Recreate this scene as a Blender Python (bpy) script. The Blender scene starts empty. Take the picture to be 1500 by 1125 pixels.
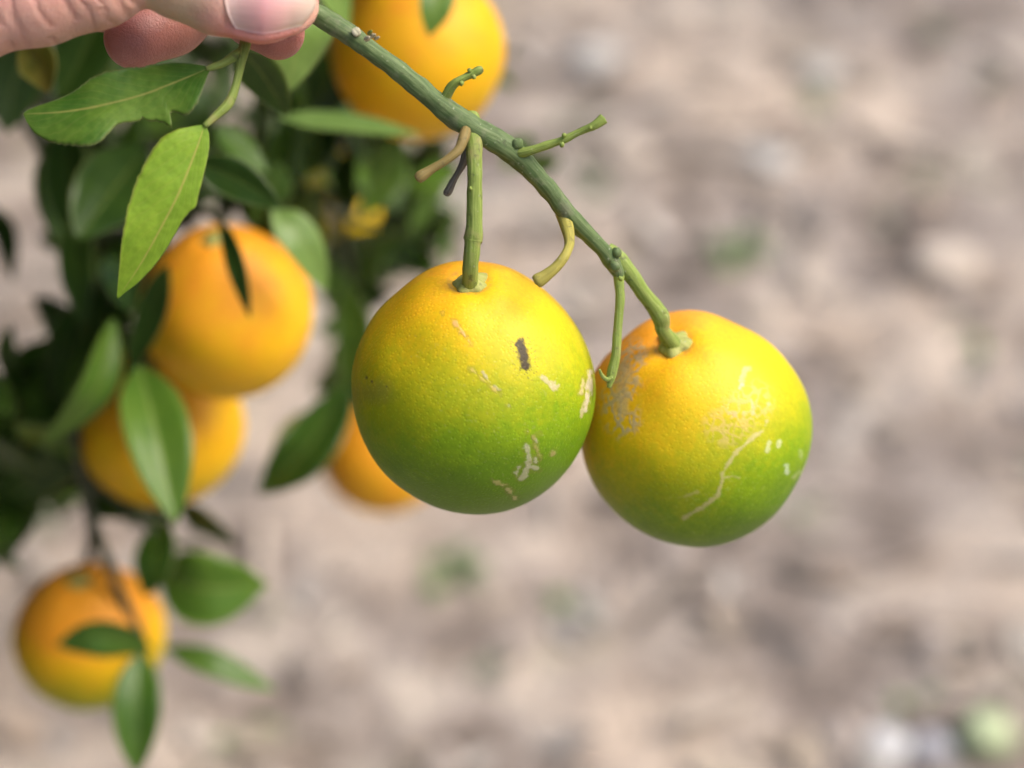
import bpy, math, random
import numpy as np
from mathutils import Vector, noise as mnoise

random.seed(7); RNG = np.random.default_rng(11)
S = bpy.context.scene
COL = S.collection
R = math.radians

# ------------------------------------------------------------------ camera
CAM_H, PITCH, LENS, SENS = 1.42, R(36), 70.0, 36.0
cam_d = bpy.data.cameras.new('camera'); cam = bpy.data.objects.new('camera', cam_d); COL.objects.link(cam)
cam.location = (0, 0, CAM_H); cam.rotation_euler = (R(90) - PITCH, 0, 0)
cam_d.lens = LENS; cam_d.sensor_width = SENS; cam_d.clip_start = .01; cam_d.clip_end = 400
cam_d.dof.use_dof = True; cam_d.dof.focus_distance = .597; cam_d.dof.aperture_fstop = 4.1; cam_d.dof.aperture_blades = 9
S.camera = cam

# ------------------------------------------------------------------ light
SUN_EL, SUN_AZ = R(52), R(95)             # azimuth from +Y towards +X
to_sun = Vector((math.sin(SUN_AZ) * math.cos(SUN_EL), math.cos(SUN_AZ) * math.cos(SUN_EL), math.sin(SUN_EL)))
W = bpy.data.worlds.new('World'); S.world = W; W.use_nodes = True
nt = W.node_tree; nt.nodes.clear()
sky = nt.nodes.new('ShaderNodeTexSky'); sky.sky_type = 'NISHITA'; sky.sun_disc = False
sky.sun_elevation = SUN_EL; sky.sun_rotation = SUN_AZ; sky.air_density = 1.0; sky.dust_density = 4.0; sky.ozone_density = .6
bg = nt.nodes.new('ShaderNodeBackground'); bg.inputs[1].default_value = .15
wo = nt.nodes.new('ShaderNodeOutputWorld')
nt.links.new(sky.outputs[0], bg.inputs[0]); nt.links.new(bg.outputs[0], wo.inputs[0])
sun_d = bpy.data.lights.new('sun', 'SUN'); sun = bpy.data.objects.new('sun', sun_d); COL.objects.link(sun)
sun_d.energy = 1.35; sun_d.angle = R(34); sun_d.color = (1, .955, .90)
sun.rotation_euler = to_sun.to_track_quat('Z', 'Y').to_euler(); sun.location = (-3, 0, 5)
V = S.view_settings
V.view_transform = 'Standard'; V.look = 'None'; V.gamma = 1; V.use_curve_mapping = False
V.exposure = 1.0
try:
    V.use_white_balance = True; V.white_balance_temperature = 6650; V.white_balance_tint = 8
except Exception: pass
S.render.engine = 'CYCLES'
S.cycles.use_denoising = True
try: S.cycles.denoiser = 'OPENIMAGEDENOISE'
except Exception: pass
S.cycles.max_bounces = 7; S.cycles.sample_clamp_indirect = 6

# ------------------------------------------------------------------ pixel <-> world (1500 x 1125 photo)
SC = 1500 * LENS / SENS
C0 = np.array([0, 0, CAM_H]); F = np.array([0, math.cos(PITCH), -math.sin(PITCH)])
RT = np.array([1., 0, 0]); UP = np.array([0, math.sin(PITCH), math.cos(PITCH)])
def P(x, y, d): return C0 + d * (F + RT * (x - 750) / SC + UP * (562.5 - y) / SC)
def proj(p):
    q = np.asarray(p) - C0; d = q @ F; dd = np.where(np.abs(d) < 1e-6, 1e-6, d)
    return 750 + (q @ RT) / dd * SC, 562.5 - (q @ UP) / dd * SC, d
def G(x, y):
    v = F + RT * (x - 750) / SC + UP * (562.5 - y) / SC
    return C0 + v * (CAM_H / -v[2])
def px(n, d): return n * d / SC

# ------------------------------------------------------------------ numpy noise
_perm = RNG.random((64, 64, 64)).astype(np.float32)
def vnoise(p):
    p = np.asarray(p, dtype=np.float64); i = np.floor(p).astype(int); f = p - i; f = f * f * (3 - 2 * f)
    a = i & 63; b = (i + 1) & 63
    def g(x, y, z): return _perm[x, y, z]
    x0, y0, z0 = a[..., 0], a[..., 1], a[..., 2]; x1, y1, z1 = b[..., 0], b[..., 1], b[..., 2]
    fx, fy, fz = f[..., 0], f[..., 1], f[..., 2]
    c00 = g(x0, y0, z0) * (1 - fx) + g(x1, y0, z0) * fx; c10 = g(x0, y1, z0) * (1 - fx) + g(x1, y1, z0) * fx
    c01 = g(x0, y0, z1) * (1 - fx) + g(x1, y0, z1) * fx; c11 = g(x0, y1, z1) * (1 - fx) + g(x1, y1, z1) * fx
    return (c00 * (1 - fy) + c10 * fy) * (1 - fz) + (c01 * (1 - fy) + c11 * fy) * fz
def fbm(p, o=4, s=1.0):
    p = np.asarray(p) * s; t = 0; a = .5; n = 0
    for k in range(o):
        t = t + a * vnoise(p * 2 ** k + 17.3 * k); n += a; a *= .5
    return t / n
def sstep(a, b, x):
    t = np.clip((x - a) / (b - a), 0, 1); return t * t * (3 - 2 * t)

# ------------------------------------------------------------------ mesh helpers
def mesh(name, verts, faces, mat=None, parent=None, smooth=True, cols=None, uvs=None, mats=None, fmat=None):
    me = bpy.data.meshes.new(name)
    verts = np.asarray(verts, dtype=np.float32)
    if isinstance(faces, np.ndarray):
        k = faces.shape[1]; n = len(faces)
        me.vertices.add(len(verts)); me.vertices.foreach_set('co', verts.ravel())
        me.loops.add(n * k); me.loops.foreach_set('vertex_index', faces.astype(np.int32).ravel())
        me.polygons.add(n); me.polygons.foreach_set('loop_start', np.arange(0, n * k, k, dtype=np.int32))
        me.update(calc_edges=True)
    else:
        me.from_pydata([tuple(v) for v in verts.tolist()], [], faces)
    me.validate()
    if smooth: me.polygons.foreach_set('use_smooth', np.ones(len(me.polygons), dtype=bool))
    if cols:
        for nm, c in cols.items():
            c = np.asarray(c, dtype=np.float32)
            if c.ndim == 1:
                a = me.attributes.new(nm, 'FLOAT', 'POINT'); a.data.foreach_set('value', c)
            else:
                a = me.attributes.new(nm, 'FLOAT_COLOR', 'POINT')
                if c.shape[1] == 3: c = np.concatenate([c, np.ones((len(c), 1), np.float32)], 1)
                a.data.foreach_set('color', c.ravel())
    if uvs is not None:
        a = me.attributes.new('luv', 'FLOAT_VECTOR', 'POINT')
        u = np.asarray(uvs, dtype=np.float32); u = np.concatenate([u, np.zeros((len(u), 1), np.float32)], 1)
        a.data.foreach_set('vector', u.ravel())
    if mats:
        for m in mats: me.materials.append(m)
        if fmat is not None: me.polygons.foreach_set('material_index', np.asarray(fmat, dtype=np.int32))
    elif mat: me.materials.append(mat)
    me.update()
    o = bpy.data.objects.new(name, me); COL.objects.link(o)
    if parent: put(o, parent)
    return o
def put(o, parent):
    o.parent = parent
    t = parent; loc = Vector((0, 0, 0))
    while t: loc += t.location; t = t.parent
    o.location = Vector(o.location) - loc        # parents are only ever translated
def tag(o, label=None, cat=None, group=None, kind=None):
    if label: o['label'] = label
    if cat: o['category'] = cat
    if group: o['group'] = group
    if kind: o['kind'] = kind
    return o
def empty(name, loc):
    o = bpy.data.objects.new(name, None); COL.objects.link(o); o.location = Vector([float(v) for v in loc]); o.empty_display_size = .02
    return o
def catmull(pts, n):
    pts = np.asarray(pts, dtype=float)
    if len(pts) == 2: return np.linspace(pts[0], pts[1], n)
    q = np.vstack([2 * pts[0] - pts[1], pts, 2 * pts[-1] - pts[-2]])
    out = []
    for t in np.linspace(0, len(pts) - 1 - 1e-9, n):
        i = int(t); f = t - i; p0, p1, p2, p3 = q[i:i + 4]
        out.append(.5 * (2 * p1 + (p2 - p0) * f + (2 * p0 - 5 * p1 + 4 * p2 - p3) * f * f + (3 * p1 - p0 - 3 * p2 + p3) * f ** 3))
    return np.array(out)
def tube_data(pts, rad, n=40, k=14, bump=.0, seed=0, cap=True):
    """pts m x 3, rad m -> smooth tapered tube"""
    rr = catmull(np.array(rad, dtype=float)[:, None], n)[:, 0].clip(1e-5)
    c = catmull(pts, n)
    t = np.gradient(c, axis=0); t /= np.linalg.norm(t, axis=1)[:, None]
    ref = np.array([.3, -.9, .25]); nrm = ref - t[0] * (ref @ t[0]); nrm /= np.linalg.norm(nrm)
    vs = []; uv = []; L = 0
    for i in range(n):
        nrm = nrm - t[i] * (nrm @ t[i]); nrm /= np.linalg.norm(nrm); b = np.cross(t[i], nrm)
        if i: L += np.linalg.norm(c[i] - c[i - 1])
        for j in range(k):
            a = 2 * math.pi * j / k; dr = nrm * math.cos(a) + b * math.sin(a)
            r = rr[i]
            if bump: r *= 1 + bump * (2 * mnoise.noise(Vector(((c[i] + dr * rr[i]) * 260 + seed)))) + bump * .6 * mnoise.noise(Vector((math.cos(a) * 2 + seed, math.sin(a) * 2, L * 60)))
            vs.append(c[i] + dr * r); uv.append((j / k, L))
    f = [(i * k + j, i * k + (j + 1) % k, (i + 1) * k + (j + 1) % k, (i + 1) * k + j) for i in range(n - 1) for j in range(k)]
    if cap:
        vs.append(c[0] - t[0] * rr[0] * .15); uv.append((0, 0)); vs.append(c[-1] + t[-1] * rr[-1] * .25); uv.append((0, L))
        a, b = n * k, n * k + 1
        f += [(a, (j + 1) % k, j) for j in range(k)] + [(b, (n - 1) * k + j, (n - 1) * k + (j + 1) % k) for j in range(k)]
    return np.array(vs), f, np.array(uv)
def tube(name, pts, rad, mat, parent=None, **kw):
    v, f, uv = tube_data(pts, rad, **kw)
    return mesh(name, v, f, mat, parent, uvs=uv)
def PT(lst): return [P(*a) for a in lst]
def join(parts):
    vs, fs, us, o = [], [], [], 0
    for v, f, u in parts:
        vs.append(v); us.append(u); fs += [tuple(i + o for i in q) for q in f]; o += len(v)
    return np.vstack(vs), fs, np.vstack(us)

# ------------------------------------------------------------------ materials
def new_mat(name):
    m = bpy.data.materials.new(name); m.use_nodes = True
    n = m.node_tree; n.nodes.clear()
    out = n.nodes.new('ShaderNodeOutputMaterial'); p = n.nodes.new('ShaderNodeBsdfPrincipled')
    n.links.new(p.outputs[0], out.inputs[0])
    return m, n, p, out
def N(n, t, **kw):
    x = n.nodes.new(t)
    for k, v in kw.items():
        if hasattr(x, k): setattr(x, k, v)
        else: x.inputs[k].default_value = v
    return x
def attr(n, name): return N(n, 'ShaderNodeAttribute', attribute_name=name)
def math_(n, op, a, b=None, c=None):
    x = n.nodes.new('ShaderNodeMath'); x.operation = op
    for i, v in enumerate((a, b, c)):
        if v is None: continue
        if isinstance(v, (int, float)): x.inputs[i].default_value = v
        else: n.links.new(v, x.inputs[i])
    return x.outputs[0]
def ramp(n, fac, stops):
    x = n.nodes.new('ShaderNodeValToRGB'); e = x.color_ramp.elements
    while len(e) < len(stops): e.new(.5)
    for i, (p, c) in enumerate(stops):
        e[i].position = p; e[i].color = (*c, 1) if len(c) == 3 else c
    n.links.new(fac, x.inputs[0]); return x.outputs[0]
def mix(n, fac, a, b, blend='MIX'):
    x = n.nodes.new('ShaderNodeMix'); x.data_type = 'RGBA'; x.blend_type = blend
    for s, v in ((0, fac), (6, a), (7, b)):
        if isinstance(v, (int, float)): x.inputs[s].default_value = v
        elif isinstance(v, tuple): x.inputs[s].default_value = (*v, 1)
        else: n.links.new(v, x.inputs[s])
    return x.outputs[2]
def bump(n, h, strength, dist, nrm=None):
    b = N(n, 'ShaderNodeBump'); b.inputs['Strength'].default_value = strength; b.inputs['Distance'].default_value = dist
    n.links.new(h, b.inputs['Height'])
    if nrm: n.links.new(nrm, b.inputs['Normal'])
    return b.outputs[0]
def noise_(n, vec, scale, detail=4, rough=.55):
    x = N(n, 'ShaderNodeTexNoise'); x.inputs['Scale'].default_value = scale; x.inputs['Detail'].default_value = detail; x.inputs['Roughness'].default_value = rough
    if vec: n.links.new(vec, x.inputs['Vector'])
    return x.outputs[0]
def obj_co(n): return N(n, 'ShaderNodeTexCoord').outputs['Object']

def mat_rind():
    m, n, p, out = new_mat('orange_rind'); co = obj_co(n)
    c = attr(n, 'rind').outputs['Color']; sc = attr(n, 'scar').outputs['Fac']
    nz = noise_(n, co, 260, 3)
    v = N(n, 'ShaderNodeTexVoronoi'); v.inputs['Scale'].default_value = 840; n.links.new(co, v.inputs['Vector'])
    pit = ramp(n, v.outputs['Distance'], [(0, (0, 0, 0)), (.45, (1, 1, 1))])
    c2 = mix(n, math_(n, 'SUBTRACT', 1, pit), c, mix(n, 1.0, c, (1.11, 1.10, 1.2), 'MULTIPLY'))
    sp = noise_(n, co, 900, 2); c3 = mix(n, 1.0, c2, ramp(n, sp, [(.3, (.93, .93, .9)), (.7, (1.05, 1.05, 1.05))]), 'MULTIPLY')
    n.links.new(c3, p.inputs['Base Color'])
    h = math_(n, 'ADD', math_(n, 'MULTIPLY', pit, .7), math_(n, 'MULTIPLY', noise_(n, co, 190, 2), .9))
    h = math_(n, 'ADD', h, math_(n, 'MULTIPLY', sc, .9))
    n.links.new(bump(n, h, .28, .0004), p.inputs['Normal'])
    p.inputs['Roughness'].default_value = .48; p.inputs['Specular IOR Level'].default_value = .22
    p.inputs['Subsurface Weight'].default_value = .10; p.inputs['Subsurface Radius'].default_value = (1, .55, .08); p.inputs['Subsurface Scale'].default_value = .004
    return m
def mat_leaf(name, top, tip, under, rib, trans=.2, rough=.33, spec=.28):
    m, n, p, out = new_mat(name); co = obj_co(n)
    uv = attr(n, 'luv').outputs['Vector']; side = attr(n, 'side').outputs['Fac']
    sx = N(n, 'ShaderNodeSeparateXYZ'); n.links.new(uv, sx.inputs[0]); u, v = sx.outputs[0], sx.outputs[1]
    au = math_(n, 'ABSOLUTE', u)
    nz = noise_(n, co, 60, 4); nf = noise_(n, co, 420, 3)
    base = mix(n, ramp(n, nz, [(.34, (0, 0, 0)), (.66, (1, 1, 1))]), top, tip)
    base = mix(n, 1.0, base, ramp(n, nf, [(.3, (.82, .85, .8)), (.7, (1.12, 1.1, 1.1))]), 'MULTIPLY')
    # side veins: run out and forward from the rib
    ph = math_(n, 'SUBTRACT', math_(n, 'MULTIPLY', v, 36), math_(n, 'MULTIPLY', au, 12))
    ph = math_(n, 'ADD', ph, math_(n, 'MULTIPLY', nz, 5))
    sv = math_(n, 'POWER', math_(n, 'ABSOLUTE', math_(n, 'COSINE', ph)), 30)
    base = mix(n, math_(n, 'MULTIPLY', sv, .13), base, rib)
    ribm = ramp(n, au, [(.018, (1, 1, 1)), (.05, (0, 0, 0))])
    base = mix(n, math_(n, 'MULTIPLY', ribm, .85), base, rib)
    edge = ramp(n, math_(n, 'ADD', au, math_(n, 'MULTIPLY', nf, .05)), [(.955, (0, 0, 0)), (1.01, (1, 1, 1))])
    base = mix(n, math_(n, 'MULTIPLY', edge, .6), base, (.16, .15, .06))
    oi = N(n, 'ShaderNodeObjectInfo')
    base = mix(n, 1.0, base, ramp(n, oi.outputs['Random'], [(0, (.75, .8, .8)), (1, (1.2, 1.15, 1.0))]), 'MULTIPLY')
    col = mix(n, side, base, mix(n, math_(n, 'MULTIPLY', ribm, .7), under, rib))
    n.links.new(col, p.inputs['Base Color'])
    p.inputs['Roughness'].default_value = rough; p.inputs['Specular IOR Level'].default_value = spec
    h = math_(n, 'ADD', math_(n, 'MULTIPLY', sv, -.2), math_(n, 'MULTIPLY', nf, .6))
    h = math_(n, 'ADD', h, math_(n, 'MULTIPLY', noise_(n, co, 130, 2), 2.2))
    n.links.new(bump(n, h, .45, .0005), p.inputs['Normal'])
    t = N(n, 'ShaderNodeBsdfTranslucent'); n.links.new(mix(n, .5, col, (.16, .28, .02)), t.inputs[0])
    mx = N(n, 'ShaderNodeMixShader'); mx.inputs[0].default_value = trans
    n.links.new(p.outputs[0], mx.inputs[1]); n.links.new(t.outputs[0], mx.inputs[2]); n.links.new(mx.outputs[0], out.inputs[0])
    return m
def mat_stem(name, a, b, c, streak=1.0, rough=.55):
    m, n, p, out = new_mat(name); co = obj_co(n)
    uv = attr(n, 'luv').outputs['Vector']
    mp = N(n, 'ShaderNodeMapping'); mp.inputs['Scale'].default_value = (13, 60, 1); n.links.new(uv, mp.inputs['Vector'])
    st = noise_(n, mp.outputs[0], 1.6, 3)
    nz = noise_(n, co, 140, 4); nf = noise_(n, co, 900, 3)
    col = mix(n, ramp(n, st, [(.40, (0, 0, 0)), (.58, (1, 1, 1))]), a, b)
    col = mix(n, ramp(n, nz, [(.56, (0, 0, 0)), (.70, (.75, .75, .75))]), col, c)
    col = mix(n, ramp(n, nf, [(.66, (0, 0, 0)), (.75, (.6, .6, .6))]), col, (.38, .39, .28))
    col = mix(n, ramp(n, noise_(n, co, 380, 4, .6), [(.60, (0, 0, 0)), (.70, (.55, .55, .55))]), col, (.06, .065, .035))
    n.links.new(col, p.inputs['Base Color']); p.inputs['Roughness'].default_value = rough
    p.inputs['Specular IOR Level'].default_value = .18
    h = math_(n, 'ADD', math_(n, 'MULTIPLY', st, .55 * streak), math_(n, 'MULTIPLY', nf, .35))
    n.links.new(bump(n, h, .6, .0006), p.inputs['Normal'])
    return m
def mat_plain(name, c, rough=.8, var=.25, scale=40, attrib=None, bs=.4, bd=.002):
    m, n, p, out = new_mat(name); co = obj_co(n)
    nz = noise_(n, co, scale, 5)
    base = attr(n, attrib).outputs['Color'] if attrib else c
    lo, hi = 1 - var, 1 + var
    if not attrib:
        rgb = N(n, 'ShaderNodeRGB'); rgb.outputs[0].default_value = (*c, 1); base = rgb.outputs[0]
    n.links.new(mix(n, 1.0, base, ramp(n, nz, [(.3, (lo, lo, lo)), (.7, (hi, hi, hi))]), 'MULTIPLY'), p.inputs['Base Color'])
    p.inputs['Roughness'].default_value = rough; p.inputs['Specular IOR Level'].default_value = .2
    n.links.new(bump(n, nz, bs, bd), p.inputs['Normal'])
    return m
def mat_skin():
    m, n, p, out = new_mat('skin'); co = obj_co(n)
    c = attr(n, 'tone').outputs['Color']
    n1 = noise_(n, co, 320, 4); n2 = noise_(n, co, 90, 3)
    col = mix(n, 1.0, c, ramp(n, n2, [(.3, (.93, .86, .84)), (.7, (1.05, 1.06, 1.05))]), 'MULTIPLY')
    n.links.new(col, p.inputs['Base Color'])
    v = N(n, 'ShaderNodeTexVoronoi'); v.feature = 'DISTANCE_TO_EDGE'; v.inputs['Scale'].default_value = 900; n.links.new(co, v.inputs['Vector'])
    h = math_(n, 'ADD', math_(n, 'MULTIPLY', n1, .8), math_(n, 'MINIMUM', v.outputs['Distance'], .25))
    h = math_(n, 'ADD', h, math_(n, 'MULTIPLY', attr(n, 'crease').outputs['Fac'], -1.7))
    n.links.new(bump(n, h, .6, .0005), p.inputs['Normal'])
    p.inputs['Roughness'].default_value = .44; p.inputs['Specular IOR Level'].default_value = .4
    p.inputs['Subsurface Weight'].default_value = .35; p.inputs['Subsurface Radius'].default_value = (1, .35, .18); p.inputs['Subsurface Scale'].default_value = .005
    return m
def mat_nail():
    m, n, p, out = new_mat('fingernail')
    uv = attr(n, 'luv').outputs['Vector']; sx = N(n, 'ShaderNodeSeparateXYZ'); n.links.new(uv, sx.inputs[0])
    c = ramp(n, sx.outputs[1], [(0, (.68, .48, .43)), (.16, (.62, .38, .35)), (.45, (.62, .30, .30)), (.66, (.64, .36, .33)), (.82, (.58, .40, .33)), (1, (.56, .44, .35))])
    mp = N(n, 'ShaderNodeMapping'); mp.inputs['Scale'].default_value = (26, 1.5, 1); n.links.new(uv, mp.inputs['Vector'])
    r = noise_(n, mp.outputs[0], 1.3, 2)
    n.links.new(mix(n, .5, c, mix(n, 1.0, c, ramp(n, r, [(.3, (.9, .88, .88)), (.7, (1.08, 1.08, 1.08))]), 'MULTIPLY')), p.inputs['Base Color'])
    n.links.new(bump(n, r, .12, .0003), p.inputs['Normal'])
    p.inputs['Roughness'].default_value = .3; p.inputs['Specular IOR Level'].default_value = .5
    p.inputs['Subsurface Weight'].default_value = .2; p.inputs['Subsurface Radius'].default_value = (1, .4, .2); p.inputs['Subsurface Scale'].default_value = .002
    return m
def mat_ground():
    m, n, p, out = new_mat('dry_soil_dappled'); co = obj_co(n)
    a = noise_(n, co, 2.1, 5, .55); b = noise_(n, co, 6.5, 6, .62); f = noise_(n, co, 60, 5, .65); g = noise_(n, co, 5.2, 4)
    c = ramp(n, b, [(.33, (.125, .10, .085)), (.45, (.27, .225, .20)), (.55, (.40, .345, .31)), (.67, (.62, .54, .465))])  # soil tones, with brown shade patches painted in
    c = mix(n, ramp(n, a, [(.47, (0, 0, 0)), (.60, (.75, .75, .75))]), c, (.62, .51, .42))  # pale warm sun patches painted into the soil colour
    c = mix(n, ramp(n, g, [(.6, (0, 0, 0)), (.72, (.35, .35, .35))]), c, (.20, .24, .13))
    c = mix(n, 1.0, c, ramp(n, f, [(.25, (.7, .68, .66)), (.75, (1.2, 1.2, 1.2))]), 'MULTIPLY')
    n.links.new(c, p.inputs['Base Color']); p.inputs['Roughness'].default_value = .95; p.inputs['Specular IOR Level'].default_value = .15
    h = math_(n, 'ADD', f, math_(n, 'MULTIPLY', b, 2))
    n.links.new(bump(n, h, .8, .02), p.inputs['Normal'])
    return m

M_RIND = mat_rind()
M_LEAF = mat_leaf('leaf_dark_green', (.024, .060, .008), (.046, .096, .013), (.12, .18, .07), (.14, .19, .045), trans=.13)
M_LEAF2 = mat_leaf('leaf_mid_green', (.066, .145, .018), (.095, .180, .024), (.17, .24, .10), (.20, .26, .07))
M_CHEW = mat_leaf('leaf_worn_green', (.048, .125, .014), (.125, .215, .030), (.17, .24, .10), (.27, .27, .07), trans=.2, rough=.42, spec=.2)
M_SHEEN = mat_leaf('leaf_sky_sheen', (.130, .225, .055), (.160, .260, .075), (.17, .24, .10), (.20, .27, .08))  # lighter green: sky sheen put into the leaf colour
M_LIME = mat_leaf('leaf_young_green', (.180, .325, .028), (.250, .390, .036), (.22, .30, .10), (.40, .38, .09), trans=.3, rough=.45, spec=.2)
M_YEL = mat_leaf('leaf_yellowing', (.20, .24, .05), (.30, .25, .05), (.25, .25, .10), (.3, .26, .08), trans=.3)
M_BARK = mat_stem('green_bark', (.072, .115, .040), (.132, .180, .072), (.19, .20, .12))
M_STALK = mat_stem('green_stalk', (.160, .225, .042), (.25, .31, .078), (.28, .25, .10))
M_BROWN = mat_stem('withered_stub', (.19, .15, .055), (.24, .17, .06), (.12, .10, .06))
M_GREY = mat_stem('dead_stub', (.10, .09, .075), (.16, .145, .12), (.05, .045, .04))
M_OLIVE = mat_stem('yellowed_stub', (.30, .27, .06), (.36, .31, .07), (.22, .18, .06))
M_CALYX = mat_stem('calyx_green', (.29, .31, .075), (.35, .35, .11), (.25, .21, .08))
M_TWIG = mat_stem('dark_twig', (.05, .06, .035), (.08, .085, .05), (.11, .10, .08))
M_TRUNK = mat_plain('trunk_bark', (.16, .13, .10), var=.4, scale=30, bs=.8, bd=.01)
M_SKIN = mat_skin(); M_NAIL = mat_nail()
M_GROUND = mat_ground()
M_LITTER = mat_plain('dry_litter', None, attrib='tint', var=.25, scale=90)
M_STONE = mat_plain('pale_stone', (.44, .42, .40), var=.2, scale=50)
M_WEED = mat_plain('weed_green', (.15, .22, .09), var=.3, scale=60, rough=.6)
M_CUT = mat_plain('cut_wood', (.46, .43, .30), var=.15, scale=600, bd=.0003)
M_SLEEVE = mat_plain('sleeve_cloth', (.10, .13, .20), var=.15, scale=900, bd=.0005)

# ================================================================== ground
def ground_z(x, y):
    p = np.stack([x, y, np.zeros_like(x)], -1)
    return (fbm(p, 4, 3.1) - .5) * .05 + (fbm(p + 5, 3, 14) - .5) * .028
def build_ground():
    def axis(lo, hi, a, b, st):
        mid = np.arange(a, b + 1e-6, st); left = a - np.geomspace(st, a - lo, 26)[::-1]; right = b + np.geomspace(st, hi - b, 26)
        return np.concatenate([left, mid, right])
    xs = axis(-120, 120, -1.3, 1.3, .022); ys = axis(-120, 120, .5, 4.4, .026)
    X, Y = np.meshgrid(xs, ys, indexing='ij'); Z = ground_z(X, Y)
    far = np.exp(-((X / 12) ** 2 + ((Y - 2) / 14) ** 2)); Z *= far
    v = np.stack([X, Y, Z], -1).reshape(-1, 3); nx, ny = len(xs), len(ys)
    i, j = np.meshgrid(np.arange(nx - 1), np.arange(ny - 1), indexing='ij'); k = (i * ny + j).ravel()
    f = np.stack([k, k + ny, k + ny + 1, k + 1], 1)
    o = mesh('ground', v, f, M_GROUND); o['kind'] = 'structure'; return o
build_ground()

# ================================================================== leaves
PROF = [(0, .03), (.06, .30), (.15, .62), (.28, .9), (.42, 1.0), (.56, .97), (.7, .82), (.83, .55), (.93, .26), (1, .015)]
PX, PY = [a for a, b in PROF], [b for a, b in PROF]
def leaf_data(mid, wl, wr, nrm, fold=.25, na=18, nh=4, wave=.0, curl=0., seed=0, th=.00035, rag=0.):
    """mid: polyline (world); wl/wr: half widths in metres as functions of t; nrm: facing direction"""
    c = catmull(mid, na + 1); t = np.gradient(c, axis=0); t /= np.linalg.norm(t, axis=1)[:, None]
    rng = np.random.default_rng(seed); ph = rng.random() * 6
    ss = np.linspace(-1, 1, 2 * nh + 1); top = []; uv = []
    L = np.linalg.norm(np.diff(c, axis=0), axis=1).sum()
    for i in range(na + 1):
        T = i / na; s = np.cross(t[i], nrm); s /= np.linalg.norm(s); nn = np.cross(s, t[i]); nn /= np.linalg.norm(nn)
        a, b = wl(T), wr(T)
        if rag: a *= 1 + rag * (rng.random() - .5); b *= 1 + rag * (rng.random() - .5)
        for u in ss:
            w = b if u > 0 else a
            z = fold * abs(u) * w - curl * u * u * w + wave * w * math.sin(T * 11 + ph + (1.3 if u > 0 else 0)) * abs(u)
            top.append(c[i] + s * u * w + nn * z); uv.append((u, T))
    top = np.array(top); m = 2 * nh + 1; nv = len(top)
    g = top.reshape(na + 1, m, 3); du = np.gradient(g, axis=1); dv = np.gradient(g, axis=0)
    nn = np.cross(du, dv); nn /= np.maximum(np.linalg.norm(nn, axis=2), 1e-12)[..., None]
    if (nn.reshape(-1, 3).mean(0) @ nrm) < 0: nn = -nn
    bot = (g - nn * th).reshape(-1, 3)
    q = []; idx = lambda i, j: i * m + j
    for i in range(na):
        for j in range(m - 1):
            q.append((idx(i, j), idx(i, j + 1), idx(i + 1, j + 1), idx(i + 1, j)))
            q.append((nv + idx(i, j), nv + idx(i + 1, j), nv + idx(i + 1, j + 1), nv + idx(i, j + 1)))
        for j in (0, m - 1):
            q.append((idx(i, j), idx(i + 1, j), nv + idx(i + 1, j), nv + idx(i, j)))
    for i in (0, na):
        for j in range(m - 1): q.append((idx(i, j), idx(i, j + 1), nv + idx(i, j + 1), nv + idx(i, j)))
    return np.vstack([top, bot]), np.array(q), np.array(uv + uv), np.concatenate([np.zeros(nv), np.ones(nv)])
def leaf_obj(name, mat, parent, *a, **k):
    v, q, uv, sd = leaf_data(*a, **k)
    return mesh(name, v, q, mat, parent, uvs=uv, cols={'side': sd})
def rot_about(v, ax, ang):
    ax = ax / np.linalg.norm(ax)
    return v * math.cos(ang) + np.cross(ax, v) * math.sin(ang) + ax * (ax @ v) * (1 - math.cos(ang))
LID = [0]
def bleaf(parent, pts, w, roll=0, mat=None, fold=.22, curl=.1, wave=.04):
    """pts: [(px, py, depth)...] from base to tip, w: apparent full width in photo pixels, roll: turn about the midrib (degrees)"""
    LID[0] += 1
    mid = PT(pts); ax = mid[-1] - mid[0]
    nrm = rot_about(-F, ax, R(roll)); d = np.mean([p[2] for p in pts])
    hw = px(w, d) / 2 / max(.25, abs(math.cos(R(roll))))
    fn = lambda T: hw * float(np.interp(T, PX, PY))
    o = leaf_obj('leaf', mat or M_LEAF, parent, mid, fn, fn, nrm, fold=fold, curl=curl, wave=wave, seed=LID[0])
    return o

# ================================================================== orange tree (left, its crown out of the frame)
TX, TY = -1.25, .95
tree = empty('orange_tree', (TX, TY, 0))
tag(tree, 'orange tree with glossy dark leaves and hanging twigs filling the left side behind the hand', 'tree')
tube('trunk', [(TX, TY, -.05), (TX + .03, TY + .02, .3), (TX - .02, TY, .7), (TX, TY, 1.0), (TX + .05, TY, 1.5), (TX, TY + .05, 2.2)], [.11, .085, .075, .07, .05, .02], M_TRUNK, tree, n=60, k=18, bump=.12)
for k, (ex, ey, ez) in enumerate([(-.62, .78, 1.52), (-.55, 1.35, 1.55), (-2.1, .6, 1.9), (-1.7, 1.9, 2.1), (-.8, .2, 2.3)]):
    a = np.array([TX, TY, .85 + .13 * k]); b = np.array([ex, ey, ez]); m_ = (a + b) / 2 + np.array([0, 0, .08])
    tube('limb', [a, m_, b], [.045, .032, .012], M_TRUNK, tree, n=26, k=12, bump=.1, seed=k)
def twig(pts, r0, r1, mat=M_TWIG):
    d = np.mean([p[2] for p in pts]); r = np.linspace(px(r0, d), px(r1, d), len(pts))
    return tube('twig', PT(pts), r, mat, tree, n=40, k=10, bump=.1, seed=len(pts) + r0)
twig([(-520, -60, 1.0), (-150, 60, .93), (60, 142, .9), (105, 240, .9), (128, 360, .89), (130, 480, .88), (108, 610, .88), (125, 720, .9), (160, 830, .92), (205, 930, .93), (210, 965, .92)], 15, 6)
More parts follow.
